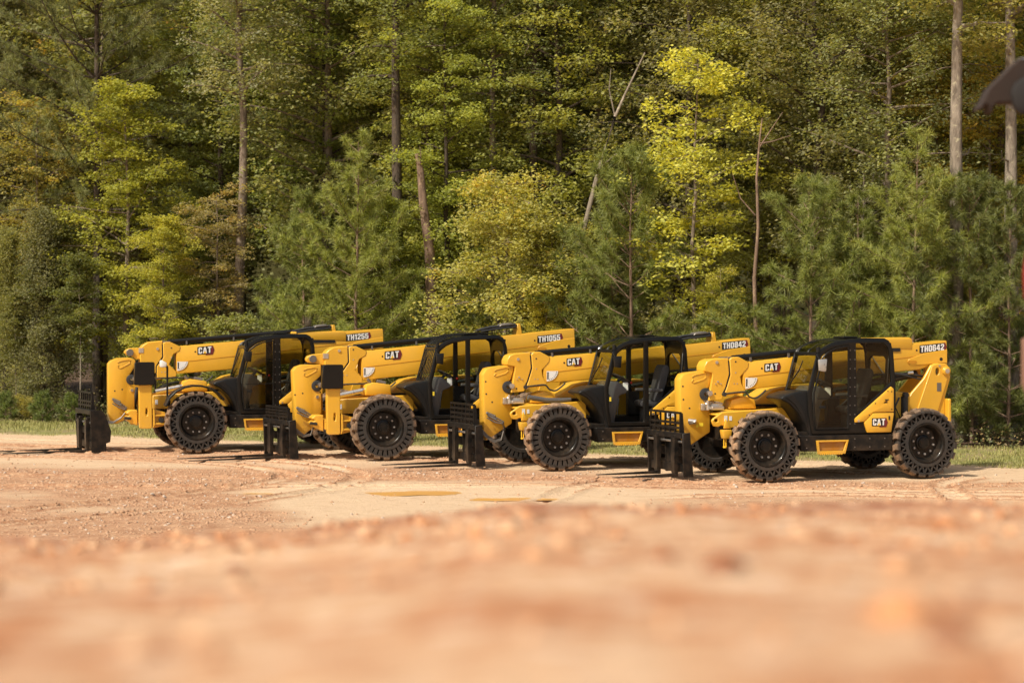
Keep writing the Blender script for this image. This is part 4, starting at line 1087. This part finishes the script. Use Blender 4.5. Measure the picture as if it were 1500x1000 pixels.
def bark(name, a, b, sc=9):
    k = N(name); co = k.coord(); x, y, z = k.sep(co)
    cb = k.n('CombineXYZ'); k.t.links.new(x, cb.inputs[0]); k.t.links.new(y, cb.inputs[1]); k.t.links.new(k.math('MULTIPLY', z, .28), cb.inputs[2])
    n = k.noise(sc, 7, .7, cb.outputs[0], .4); n2 = k.noise(2.2, 4, .6, co); n3 = k.noise(7, 5, .7, co)
    c = k.mix(k.ramp(n, .35, .65), a, b); c = k.mix(k.ramp(n3, .58, .64), c, tuple(q * w_ for q, w_ in zip(b, (1.25, 1.35, 1.15)))); c = k.mix(k.ramp(n2, .5, .75), c, tuple(.5 * p + .5 * q for p, q in zip(a, b)))
    return k.done(k.bsdf(c, .95, normal=k.bump(n, .8, .04)))
BARK_D = bark('dark_bark', (.03, .022, .016), (.11, .08, .058)); BARK_G = bark('grey_bark', (.10, .075, .055), (.30, .235, .18)); BARK_L = bark('pale_bark', (.12, .095, .07), (.36, .30, .235)); BARK_R = bark('reddish_bark', (.12, .075, .05), (.30, .20, .14))

def unit(v): return v / np.maximum(np.linalg.norm(v, axis=-1, keepdims=True), 1e-9)

def leaves_at(P, rg, size, up=.9, droop=.25, ratio=.62):
    """leaf blades (two-fold diamonds) at points P"""
    n = len(P); az = rg.random(n) * 6.283
    d = np.stack([np.cos(az), np.sin(az), -droop + rg.normal(0, .35, n)], -1); d = unit(d)
    nn = unit(np.stack([rg.normal(0, .55, n), rg.normal(0, .55, n), np.full(n, up)], -1))
    s = unit(np.cross(d, nn)); nn = np.cross(s, d)
    L = (size * rg.uniform(.65, 1.25, n))[:, None]; W = L * ratio
    a = P; b = P + d * L * .48 + s * W * .5 + nn * L * .06; c = P + d * L - nn * L * .05; e = P + d * L * .48 - s * W * .5 + nn * L * .06
    return np.stack([a, b, c, e], 1).reshape(-1, 3)

class Skel:
    def __init__(s): s.mb = MB(); s.tips = []
    def limb(s, pts, r0, r1, n=6):
        m = len(pts); s.mb.tube(pts, [r0 + (r1 - r0) * (i / (m - 1)) for i in range(m)], n)

def broadleaf(seed, H, base, rad, limbs, sprays, per, size, flat, rsp, r0, shape='round', lean=(0, 0), leader=True, up=.9):
    rg = np.random.default_rng(seed); sk = Skel()
    m = 9; tp = [np.array([lean[0] * (i / (m - 1)) ** 1.3 * H + rg.normal(0, .03) * min(i, 1) * H * .15, lean[1] * (i / (m - 1)) * H + rg.normal(0, .03) * min(i, 1) * H * .12, H * .97 * i / (m - 1)]) for i in range(m)]
    sk.limb(tp, r0, r0 * .12, 9)
    def tr(t):
        f = np.clip(t, 0, .999) * (m - 1); i = int(f); return tp[i] + (tp[i + 1] - tp[i]) * (f - i)
    for i in range(6):      # dead stubs below the crown
        t = base * rg.uniform(.25, 1.0); az = rg.random() * 6.283; p = tr(t); L = rg.uniform(.15, .7) * (.4 + r0 * 3)
        sk.limb([p, p + np.array([math.cos(az), math.sin(az), .15]) * L * .6, p + np.array([math.cos(az + .2), math.sin(az + .2), .35]) * L], r0 * .16, .006, 5)
    C = []; SP = []
    for i in range(limbs):
        t = base + (1 - base) * ((i + rg.random()) / limbs) ** .9
        h = (t - base) / (1 - base)
        prof = {'round': math.sin(math.pi * (.12 + .80 * h)) ** .75, 'cone': 1.05 - .85 * h, 'vase': .55 + .6 * h * (1.35 - h), 'umbrella': .35 + .75 * h ** .7 * (1.25 - h * .5)}[shape]
        L = rad * prof * rg.uniform(.62, 1.18); az = i * 2.399 + rg.normal(0, .35)
        el = R(38) * (1 - .45 * h) * rg.uniform(.2, 1.2) if shape != 'cone' else R(12) * rg.uniform(-.5, 1.5)
        p = tr(t); pts = [p]; d = np.array([math.cos(az) * math.cos(el), math.sin(az) * math.cos(el), math.sin(el)])
        for j in range(4):
            d = unit(d + np.array([rg.normal(0, .14), rg.normal(0, .14), rg.normal(-.05, .10)])); pts.append(pts[-1] + d * L / 4)
        sk.limb(pts, max(.012, r0 * .32 * (1 - .6 * h)), .006, 5)
        for j in range(sprays):
            f = (.25 + .75 * ((j + rg.random()) / sprays)) * 4; a = min(int(f), 3); q = pts[a] + (pts[a + 1] - pts[a]) * (f - a)
            off = rg.normal(0, 1, 3) * np.array([.24, .24, .12]) * (L * .45 + .25); c = q + off
            if j % 2 == 0: sk.limb([q, (q + c) / 2 + np.array([0, 0, .03]), c], .009, .004, 4)
            C.append(c)
    C = np.array(C); n = len(C)
    cnt = np.maximum(6, (per * rg.uniform(.45, 1.5, n))).astype(int); ci = np.repeat(np.arange(n), cnt)
    rs = rsp * rg.uniform(.6, 1.35, n)
    g = rg.normal(0, 1, (len(ci), 3)); g = g / np.maximum(1, np.linalg.norm(g, axis=1, keepdims=True) / 1.5)
    P = C[ci] + g * rs[ci][:, None] * np.array([.62, .62, .62 * flat])
    P[:, 2] -= flat * 0 + .10 * (g[:, 0] ** 2 + g[:, 1] ** 2) * rs[ci]           # the sprays droop at their rim
    V = leaves_at(P, rg, size, up)
    k_ = len(P); hue = rg.random(n)
    return sk.mb, V, np.arange(k_ * 4).reshape(-1, 4), np.clip(rg.normal(.5, .17, k_), 0, 1), np.clip(hue[ci] + rg.normal(0, .08, k_), 0, 1)

def pine(seed, H, base, rad, whorls, tufts, needles, nl, r0, droop=.0, lean=(0, 0), sparse=0):
    """loblolly pine: whorled limbs that turn up at the tips, each ending in bottle-brush tufts"""
    rg = np.random.default_rng(seed); sk = Skel(); m = 8
    tp = [np.array([lean[0] * H * i / (m - 1) + rg.normal(0, .012) * H * .3 * min(i, 1), lean[1] * H * i / (m - 1), H * .98 * i / (m - 1)]) for i in range(m)]
    sk.limb(tp, r0, r0 * .15, 8)
    TP = []; TD = []
    for wv in range(whorls):
        t = base + (1 - base) * (wv + rg.random() * .6) / whorls; h = (t - base) / (1 - base)
        f = min(t, .999) * (m - 1); i = int(f); p = tp[i] + (tp[i + 1] - tp[i]) * (f - i)
        nb = int(rg.integers(4, 7))
        for b in range(nb):
            if rg.random() < sparse: continue
            az = b * 6.283 / nb + wv * .8 + rg.normal(0, .25); L = rad * ((1 - h ** 1.8) * .92 + .13) * rg.uniform(.5, 1.22) * (.80 + .4 * min(1, h * 4))
            el = R(8 + 42 * h) * rg.uniform(.5, 1.3) - droop
            d = np.array([math.cos(az) * math.cos(el), math.sin(az) * math.cos(el), math.sin(el)]); pts = [p]
            for j in range(5):
                d = unit(d + np.array([rg.normal(0, .09), rg.normal(0, .09), .07 + rg.normal(0, .06)])); pts.append(pts[-1] + d * L / 5)
            sk.limb(pts, max(.010, r0 * .28 * (1 - .7 * h)), .006, 5)
            nt_ = max(3, int(tufts * (L / rad) ** .8))
            for j in range(nt_):
                f2 = (.30 + .70 * (j + .5) / nt_) * 5; a = min(int(f2), 4); q = pts[a] + (pts[a + 1] - pts[a]) * (f2 - a)
                dd = unit(unit(pts[a + 1] - pts[a]) + rg.normal(0, .55, 3) + np.array([0, 0, .25])); ln = rg.uniform(.10, .42) * (.5 + L * .28)
                if j == nt_ - 1: q = pts[-1]; ln = .02
                e = q + dd * ln; 
                if ln > .15: sk.limb([q, e], .006, .004, 4)
                TP.append(e); TD.append(dd)
                if ln > .22: TP.append(q + dd * ln * .45); TD.append(dd)
    TP = np.array(TP); TD = np.array(TD); n = len(TP)
    ci = np.repeat(np.arange(n), needles); K = len(ci)
    ax = TD[ci]; rnd = unit(rg.normal(0, 1, (K, 3))); d = unit(ax * rg.uniform(.05, 1.25, K)[:, None] + rnd)
    st = TP[ci] - ax * (rg.random(K) * .10)[:, None]; L = nl * rg.uniform(.7, 1.2, K)[:, None]
    s = unit(np.cross(d, rg.normal(0, 1, (K, 3)))); wd = .0068
    tip = st + d * L; tip[:, 2] -= .16 * L[:, 0] * rg.random(K)
    V = np.stack([st + s * wd, st - s * wd, tip], 1).reshape(-1, 3)
    hue = rg.random(n)
    return sk.mb, V, np.arange(K * 3).reshape(-1, 3), np.clip(rg.normal(.45, .25, K), 0, 1), hue[ci]

SPEC = {}
def species(key, kind, bk, lm, *a, **kw):
    mb, V, F, t, q = (broadleaf if kind == 'b' else pine)(*a, **kw)
    SPEC[key] = (mb, bk, np_mesh('crown', V, F, lm, {'tint': ('FACE', t), 'spray': ('FACE', q)}), {})
#            key            kind bark    leaf     seed H   base rad limbs sprays per size flat rspray r0
species('maple',       'b', BARK_G, LEAF,    11, 10, .12, 2.3, 48, 8, 70, .108, .38, .42, .11, 'round')
species('maple_tall',  'b', BARK_D, LEAF,    12, 14, .22, 2.8, 52, 8, 68, .110, .36, .48, .15, 'vase')
species('oak',         'b', BARK_G, LEAF,    13, 13, .20, 3.0, 54, 8, 62, .11, .75, .46, .18, 'round')
species('oak_wide',    'b', BARK_D, LEAF,    14, 15, .24, 3.6, 58, 8, 64, .12, .70, .52, .20, 'umbrella')
species('olive_bush',  'b', BARK_G, LEAFDRY, 15, 5.6, .05, 1.9, 44, 8, 80, .078, .65, .36, .07, 'round')
species('gold',        'b', BARK_G, LEAF,    16, 8.4, .20, 1.50, 34, 6, 52, .098, .50, .30, .075, 'round', lean=(.02, 0))
species('small_leafy', 'b', BARK_G, LEAF,    17, 3.4, .08, 1.1, 26, 6, 62, .10, .45, .30, .035, 'vase')
species('shrub',       'b', BARK_D, LEAF,    18, 1.7, .05, .95, 18, 6, 60, .085, .55, .26, .02, 'vase')
species('cedar',       'b', BARK_D, LEAF,    19, 6.0, .03, 1.25, 60, 7, 90, .060, .9, .30, .08, 'cone', up=.3)
species('russet',      'b', BARK_G, LEAFDRY, 20, 11, .20, 2.5, 44, 7, 54, .12, .40, .44, .13, 'vase')
species('bare_snag',   'b', BARK_L, LEAFDRY, 21, 8.0, .35, 1.3, 14, 3, 12, .10, .40, .30, .08, 'vase')
species('young_pine',  'p', BARK_R, NEEDLE,  31, 7.2, .03, 1.9, 17, 12, 56, .20, .06, sparse=.14, lean=(.015, .01))
species('bushy_pine',  'p', BARK_R, NEEDLE,  32, 6.2, .02, 2.2, 16, 13, 58, .21, .06, sparse=.14, lean=(.015, .01))
species('slim_pine',   'p', BARK_R, NEEDLE,  33, 6.4, .04, 1.45, 16, 11, 56, .19, .05, sparse=.14, lean=(.015, .01))
species('tall_pine',   'p', BARK_D, NEEDLE,  34, 17, .32, 3.6, 18, 15, 48, .20, .17, .10)
species('seedling',    'p', BARK_R, NEEDLE,  35, .95, .05, .42, 6, 4, 40, .14, .015)

# one trunk mesh per species and bark
def tree(key, name, loc, scale=1.0, rot=0.0, colour=(.1, .11, .02), label=None, cat='tree', group=None, bk=None, sx=1.0):
    mb, bk0, crown, cache = SPEC[key]; bk = bk or bk0
    if bk.name not in cache: cache[bk.name] = mb.mesh('trunk', bk, smooth=60)
    T = empty(name, loc, rot); T.scale = (scale * sx, scale * sx, scale)
    tag(T, label, cat, group)
    link('trunk', cache[bk.name], T)
    c = link('crown', crown, T); c.color = tuple(colour) + (1,)
    return T
def at(px, b):
    """point of the ground on the bearing px (1500 wide frame) at depth b behind the forest edge"""
    s = (px - 750) / 3000.0
    # (s*Y - E0x)*EMx + (Y - E0y)*EMy = b
    Y = (b + E0[0] * EM[0] + E0[1] * EM[1]) / (s * EM[0] + EM[1]); X = s * Y
    return (X, Y, float(ground_height(np.array([[X]]), np.array([[Y]]))[0][0, 0]) - .05)
species('tall_oak',    'b', BARK_G, LEAF,    22, 17, .34, 3.1, 50, 8, 62, .11, .60, .50, .16, 'vase')
species('sapling',     'b', BARK_L, LEAF,    23, 6.0, .42, 1.0, 22, 6, 50, .10, .40, .32, .035, 'round')
species('high_oak',    'b', BARK_G, LEAF,    24, 19, .50, 3.0, 44, 8, 60, .11, .60, .50, .20, 'vase')
GE = 'trees along the edge of the wood'
def edge(key, name, px, b, sc, rot, colour, label, cat='tree', **kw): return tree(key, name, at(px, b), sc, rot, colour, label, cat, GE, **kw)
PG, PB, PD = (.135, .160, .040), (.180, .205, .048), (.100, .118, .034)
YG, OL, DK, GD = (.20, .205, .034), (.115, .115, .030), (.070, .080, .022), (.33, .325, .055)
# --- pines of the front rank, from left to right
edge('young_pine', 'pine_tree', 520, 1.0, 1.06, .4, PB, 'bright young pine rising behind the boom of the TH1255 machine, pointed top')
edge('slim_pine', 'pine_tree', 447, 1.6, .98, 2.0, PG, 'slender young pine just left of the bright pointed pine')
edge('bushy_pine', 'pine_tree', 925, .8, 1.12, 1.1, PG, 'bushy young pine below left of the golden tree, behind the TH0842 cab')
edge('slim_pine', 'pine_tree', 897, 2.0, .82, 4.0, PD, 'darker slim pine tight behind the bushy pine left of the golden tree')
edge('bushy_pine', 'pine_tree', 1190, .6, .98, 3.3, PG, 'low broad pine behind the cab roof of the TH0642 machine')
edge('young_pine', 'pine_tree', 1335, .8, .98, 5.2, PB, 'tallest and fullest of the pines near the right side, behind the TH0642 boom')
edge('young_pine', 'pine_tree', 1262, 1.9, .80, 1.9, PG, 'smaller pine wedged between the low broad pine and the tall full pine')
edge('bushy_pine', 'pine_tree', 1425, 1.4, .98, 2.2, PD, 'dark pine hiding the foot of the pale tree trunk at the right')
edge('slim_pine', 'pine_tree', 1478, 1.0, .92, .6, PD, 'dark slim pine at the right edge of the photo')
edge('slim_pine', 'pine_tree', 203, .4, .42, .9, PB, 'small bright pine sapling low behind the nose of the TH1255 machine')
edge('tall_pine', 'pine_tree', 143, 3.4, .98, 1.7, (.13, .145, .055), 'tall dark stemmed pine with long level boughs at upper left')
edge('tall_pine', 'pine_tree', -30, 4.5, 1.02, 3.1, (.14, .155, .055), 'tall pine at the left edge of the photo, boughs reaching into frame')
edge('bushy_pine', 'pine_tree', 700, 1.2, .62, .2, PG, 'knee high crowned small pine behind the TH1055 cab')
edge('cedar', 'cedar_tree', 62, .6, 1.0, .5, (.135, .135, .05), 'dull olive cedar at the far left behind the lone carriage', 'tree')
edge('cedar', 'cedar_tree', 8, 1.2, .92, 2.5, (.17, .17, .05), 'yellower cedar cut by the left edge of the photo', 'tree')
edge('cedar', 'cedar_tree', 275, 1.4, .60, 4.5, (.11, .12, .04), 'short dark cedar in shade right of the small pine sapling', 'tree')
edge('slim_pine', 'pine_tree', 1068, 1.2, .62, 2.9, PG, 'short pine in the gap right of the golden tree stem')
# --- broadleaved trees of the front ranks
edge('maple', 'maple_tree', 185, 2.0, .98, .3, YG, 'yellow green maple in layered sprays left of the grey trunk')
edge('maple', 'maple_tree', 240, .5, .58, 2.2, (.24, .235, .038), 'low bright maple spreading behind the TH1255 boom head')
edge('russet', 'maple_tree', 55, 2.8, .84, 1.0, (.20, .18, .045), 'orange tinged tree at far left above the cedars')
edge('high_oak', 'oak_tree', 352, 2.6, .92, .8, (.19, .19, .085), 'grey leaved oak with the thick straight trunk left of centre', bk=BARK_G)
edge('russet', 'oak_tree', 318, 1.9, .58, 3.7, (.21, .18, .07), 'brownish leaved understory tree around the thick grey trunk')
edge('small_leafy', 'young_tree', 335, .4, .86, .3, (.17, .18, .05), 'pale green leafy sapling at the foot of the thick grey trunk')
edge('high_oak', 'oak_tree', 581, 2.9, 1.0, 2.6, (.15, .165, .05), 'dark stemmed tall tree standing left of the broken trunk', bk=BARK_D)
edge('maple_tall', 'maple_tree', 655, 3.6, .82, 1.2, (.20, .22, .045), 'fresh green maple in open sprays above the broken trunk')
edge('olive_bush', 'young_tree', 742, 1.0, 1.18, .0, (.26, .25, .062), 'rounded olive yellow tree with tan tips at centre')
edge('olive_bush', 'young_tree', 810, 2.0, .98, 2.4, (.21, .21, .055), 'smaller olive tree at the right shoulder of the rounded one')
edge('gold', 'golden_tree', 1012, 1.6, 1.14, .5, GD, 'tall golden yellow tree standing right of centre')
edge('gold', 'young_tree', 1060, .9, .50, 3.5, (.22, .21, .035), 'low yellow green tree under the golden tree, right of its stem')
edge('small_leafy', 'young_tree', 1003, .4, .70, 1.5, (.20, .20, .040), 'leafy yellow green sapling at the foot of the golden tree')
edge('small_leafy', 'young_tree', 632, .3, .62, 2.0, (.27, .25, .045), 'bright yellow green sapling at the foot of the broken trunk')
edge('maple', 'young_tree', 800, .9, .36, 5.0, (.32, .29, .045), 'small yellow sprayed tree low between the olive tree and the bushy pine')
edge('oak', 'oak_tree', 878, 6.6, 1.0, 1.9, (.135, .15, .052), 'dark olive oak behind the leaning trunk')
edge('oak_wide', 'oak_tree', 1195, 4.4, .92, .6, (.155, .15, .058), 'brown tinged oak filling the upper right behind the dead snag')
edge('oak', 'oak_tree', 1300, 3.4, .88, 3.9, (.16, .17, .06), 'rounded grey green oak above the right hand pines')
edge('maple_tall', 'maple_tree', 1110, 5.0, .90, 4.4, (.20, .20, .045), 'yellowish tree crown behind the golden tree to its right')
edge('high_oak', 'oak_tree', 1403, 1.6, 1.02, 5.0, (.22, .21, .06), 'tree with the pale thick trunk near the right side', bk=BARK_L)
edge('high_oak', 'oak_tree', 1478, 2.6, 1.0, 2.0, (.24, .22, .06), 'tree with the mottled pale trunk nearest the right edge', bk=BARK_L)
edge('russet', 'vine_tree', 1450, 5.0, .84, 4.2, (.26, .21, .04), 'yellow and orange leaved tree between the two pale trunks', 'tree')
edge('russet', 'vine_tree', 1370, 5.2, .88, .9, (.20, .17, .035), 'orange flecked tree just left of the pale thick trunk', 'tree')
edge('high_oak', 'oak_tree', 724, 4.6, .95, 3.0, (.15, .165, .05), 'thin grey stemmed tree above the rounded olive tree', bk=BARK_G, sx=.8)
edge('high_oak', 'oak_tree', 786, 5.0, 1.0, 4.1, (.14, .155, .05), 'tree with a dark forked stem right of the thin grey one', bk=BARK_D, sx=.85)
edge('maple_tall', 'maple_tree', 475, 5.6, .95, 5.3, (.15, .175, .04), 'dark green maple between the thick grey trunk and the dark stem')
edge('maple', 'maple_tree', 570, 2.2, .62, 1.0, (.18, .20, .04), 'green understory maple right of the bright pointed pine')
edge('sapling', 'sapling', 117, .4, .80, .4, (.10, .11, .03), 'pale thin sapling stem beside the cedar at the left', 'tree')
edge('sapling', 'sapling', 22, .2, .62, 1.4, (.11, .11, .03), 'thin pale sapling stem near the left edge of the photo', 'tree')
edge('sapling', 'sapling', 60, .8, .9, 2.4, (.08, .085, .025), 'grey sapling stem between the two pale thin ones', 'tree', bk=BARK_G)
edge('sapling', 'sapling', 92, 1.1, .95, 3.4, (.085, .09, .025), 'grey sapling stem directly left of the TH1255 carriage', 'tree', bk=BARK_G)
edge('shrub', 'shrub', 390, .2, 1.2, 1.4, (.12, .12, .03), 'low shrub behind the TH1255 cab roof, left of the pines', 'shrub')
edge('shrub', 'shrub', 858, .2, .9, 3.0, (.13, .14, .03), 'low shrub at the verge between the TH1055 and TH0842 booms', 'shrub')
edge('shrub', 'shrub', 1130, .1, 1.1, .2, (.11, .115, .03), 'low shrub between the golden tree and the low broad pine', 'shrub')
edge('shrub', 'shrub', 36, -.6, .42, .6, (.22, .20, .05), 'tiny pale bush on the verge at far left', 'shrub')
for px, b, s_, lb in ((8, -.9, .80, 'pine seedling on the verge at the left edge of the photo'), (62, -1.2, .85, 'broad pine seedling on the verge left of the TH1255 carriage'), (103, -.9, .80, 'upright pine seedling touching the TH1255 carriage outline')):
    edge('seedling', 'pine_seedling', px, b, s_, px * .1, (.095, .125, .03), lb, 'seedling')

# --- single stems with no crown of their own
def stem(name, pts, r, mat, label, cat, twigs=()):
    T = empty(name, pts[0]); tag(T, label, cat, GE)
    p0 = Vector(pts[0]); loc = [Vector(p) - p0 for p in pts]; m = MB(); n = len(loc)
    m.tube(loc, [r[0] + (r[1] - r[0]) * i / (n - 1) for i in range(n)], 10)
    m.build('trunk', mat, T, smooth=60)
    for tw in twigs:
        q = MB(); t = [Vector(p) - p0 for p in tw]; q.tube(t, [.022 - .016 * i / (len(t) - 1) for i in range(len(t))], 5); q.build('limb', mat, T)
    return T
def up_(base, dx, dz, dy=0): return (base[0] + dx, base[1] + dy, base[2] + dz)
g = at(640, 2.6); stem('broken_trunk', [g, up_(g, -.03, 1.6), up_(g, -.14, 3.0), up_(g, -.19, 4.6), up_(g, -.36, 5.8), up_(g, -.43, 6.7), up_(g, -.47, 6.9), up_(g, -.53, 7.15)], (.20, .055), BARK_R, 'reddish grey broken trunk with no crown, left of centre', 'dead tree', [[up_(g, -.2, 4.8), up_(g, .1, 5.0), up_(g, .22, 5.3)], [up_(g, -.33, 5.6), up_(g, -.6, 5.75)], [up_(g, -.45, 6.7), up_(g, -.42, 7.1), up_(g, -.45, 7.35)]])
g = at(822, 1.7); stem('leaning_trunk', [g, up_(g, .15, 2.5), up_(g, .45, 4.6), up_(g, .95, 6.6), up_(g, 1.35, 7.9), up_(g, 1.62, 8.5), up_(g, 2.1, 9.5)], (.095, .018), BARK_L, 'pale thin trunk leaning right towards the golden tree', 'dead tree',
    [[up_(g, .95, 6.6), up_(g, 1.35, 6.95), up_(g, 1.8, 7.1)], [up_(g, 1.35, 7.9), up_(g, 1.2, 8.6), up_(g, 1.25, 9.1)]])
g = at(1100, 1.3); stem('dead_snag', [g, up_(g, .02, 1.4), up_(g, .12, 2.6), up_(g, .08, 3.8), up_(g, .17, 5.0), up_(g, .13, 6.2), up_(g, .20, 7.1), up_(g, .26, 7.6)], (.075, .012), BARK_R, 'thin dead snag with bare side twigs right of the golden tree', 'dead tree',
    [[up_(g, .19, 7.0), up_(g, .5, 7.05), up_(g, .95, 7.2)], [up_(g, .19, 6.9), up_(g, .45, 7.3), up_(g, .75, 7.75)], [up_(g, .1, 5.3), up_(g, -.25, 5.7), up_(g, -.45, 6.3)]])
g = at(1262, 2.8); stem('dead_snag', [g, up_(g, .02, 2.5), up_(g, .05, 6.3)], (.06, .02), BARK_L, 'small bare snag with forked tip above the right hand pines', 'dead tree',
    [[up_(g, .04, 5.5), up_(g, .22, 5.9), up_(g, .32, 6.5)], [up_(g, .03, 5.2), up_(g, -.2, 5.7), up_(g, -.3, 6.0)], [up_(g, .03, 5.0), up_(g, .25, 5.3), up_(g, .5, 5.5)]])

# --- trees deeper in, which nothing tells apart
rd = random.Random(5)
deep = [(-26 + i * .96 + rd.uniform(-.5, .5), (5.6, 11.0, 7.8, 14.2)[i % 4] + rd.uniform(-.7, .7)) for i in range(54)]
for i, (a, b) in enumerate(deep):
    X, Y = from_ab(a, b); z = float(ground_height(np.array([[X]]), np.array([[Y]]))[0][0, 0]) - .05
    key = rd.choice(['oak', 'oak_wide', 'maple_tall', 'oak', 'tall_oak', 'maple_tall', 'russet'])
    f = rd.uniform(.85, 1.45); c = rd.choice([(.12, .135, .042), (.15, .155, .048), (.135, .13, .05), (.18, .185, .042)])
    tree(key, 'forest_tree', (X, Y, z), rd.uniform(.95, 1.25), rd.uniform(0, 6.28), tuple(x * f for x in c), 'shaded tree deep in the wood behind the edge trees', 'tree', 'trees deep in the wood', bk=rd.choice([BARK_D, BARK_G, BARK_D]))

# --- the wood beyond, one mass of foliage
nc = 2600
a = rng.uniform(-60, 58, nc); b = 17 + 17 * rng.random(nc) ** 1.3; z = rng.uniform(0, 1, nc) ** .8 * (15 + .35 * b) ; X, Y = from_ab(a, b)
cnt = 62; ci = np.repeat(np.arange(nc), cnt); gq = rng.normal(0, 1, (nc * cnt, 3))
P = np.stack([X, Y, z], -1)[ci] + gq * np.array([.95, .95, .50])
V = leaves_at(P, rng, .24, .8)
k = N('far_leaf'); t = k.attr('tint'); q = k.attr('spray')
far_leaf = k.done(k.bsdf(k.mix(q, k.mix(t, (.07, .08, .028), (.16, .17, .05)), k.mix(t, (.15, .155, .045), (.32, .31, .09))), .6))
tag(link('forest', np_mesh('forest', V, np.arange(len(P) * 4).reshape(-1, 4), far_leaf, {'tint': ('FACE', rng.random(len(P))), 'spray': ('FACE', np.clip(rng.normal(.4, .25, nc), 0, 1)[ci])})), kind='stuff')

# --- low growth under the trees
nu = 3000
a = rng.uniform(-27, 25, nu); b = -.5 + 6 * rng.random(nu) ** 1.4; X, Y = from_ab(a, b)
dn = fbm(X, Y, .5, 3, 2) * 2 + .55; kp = rng.random(nu) < dn; X, Y, b = X[kp], Y[kp], b[kp]; nu = len(X)
Z = ground_height(X[None], Y[None])[0][0]; hh = rng.uniform(.1, .75, nu) * (.5 + .5 * sstep(-.5, 1, b))
cnt = 26; ci = np.repeat(np.arange(nu), cnt); gq = rng.normal(0, 1, (nu * cnt, 3))
P = np.stack([X, Y, Z + hh * .6], -1)[ci] + gq * np.stack([.22 + 0 * hh, .22 + 0 * hh, hh * .35], -1)[ci]
P[:, 2] = np.maximum(P[:, 2], Z[ci] + .02)
V = leaves_at(P, rng, .075, .8)
k = N('undergrowth_leaf'); t = k.attr('tint'); q = k.attr('spray')
ul = k.done(k.bsdf(k.mix(k.ramp(q, .7, .9), k.mix(t, (.045, .052, .016), (.14, .145, .036)), k.mix(t, (.18, .11, .045), (.30, .22, .08))), .6))
tag(link('undergrowth', np_mesh('undergrowth', V, np.arange(len(P) * 4).reshape(-1, 4), ul, {'tint': ('FACE', rng.random(len(P))), 'spray': ('FACE', rng.random(nu)[ci])})), kind='stuff')

# ------------------------------------------------------------------ the machine part at the right edge, out of focus
mz = float(ground_height(np.array([[3.1]]), np.array([[12.0]]))[0][0, 0])
T = empty('machine_mast', (3.08, 12.0, mz)); tag(T, 'dark rusty hooked bracket on a post, blurred at the right edge', 'mast')  # mast of an unidentified machine, carries no lamp
rust = plain('rusty_steel', (.024, .013, .008), .85); postm = plain('brown_post', (.24, .13, .09), .7); redm = plain('red_guard', (.22, .012, .009), .6); darkm = plain('dark_drum', (.012, .010, .009), .8)
zz = lambda y: 2.97 + (460 - y) / 250.0 - mz
xx = lambda x: (x - 750) / 250.0 - 3.08
m = MB(); m.prism([(xx(a), zz(b)) for a, b in ((1427, 162), (1436, 148), (1444, 132), (1462, 114), (1478, 98), (1488, 90), (1530, 88), (1560, 96), (1560, 150), (1474, 153), (1456, 153), (1450, 158), (1449, 168), (1445, 168), (1443, 157), (1438, 156), (1433, 164))], -.08, .08)
m.build('bracket', rust, T, bev=.012)
m = MB(); m.prism([(xx(a), zz(b)) for a, b in ((1486, 89), (1530, 84), (1560, 90), (1560, 95), (1530, 87.5), (1489, 91))], -.085, .085); m.build('bracket_glint', M['steel'], T, bev=.004)  # bright strip standing in for the sky's reflection on the bracket top
m = MB(); m.prism([(xx(a), zz(b)) for a, b in ((1472, 140), (1478, 126), (1492, 117), (1530, 113), (1530, 172), (1484, 171), (1476, 160))], -.14, -.082); m.build('drum', darkm, T, bev=.02, seg=2)
m = MB(); m.cyl((.12, 0, 0), (.12, 0, zz(100)), .05, 16); m.build('post', rust, T)
m = MB(); m.tube([(.03, -.02, 0), (.03, -.02, zz(600)), (.0, -.02, zz(560)), (.0, -.02, zz(500)), (.05, -.02, zz(470))], [.05, .06, .10, .10, .05], 16); m.build('lower_post', postm, T)
m = MB(); m.tube([(.06, -.02, zz(455)), (-.0, -.02, zz(430)), (-.005, -.02, zz(400)), (.02, -.02, zz(360)), (.08, -.02, zz(335))], [.06, .09, .09, .09, .05], 16); m.build('red_guard', redm, T)
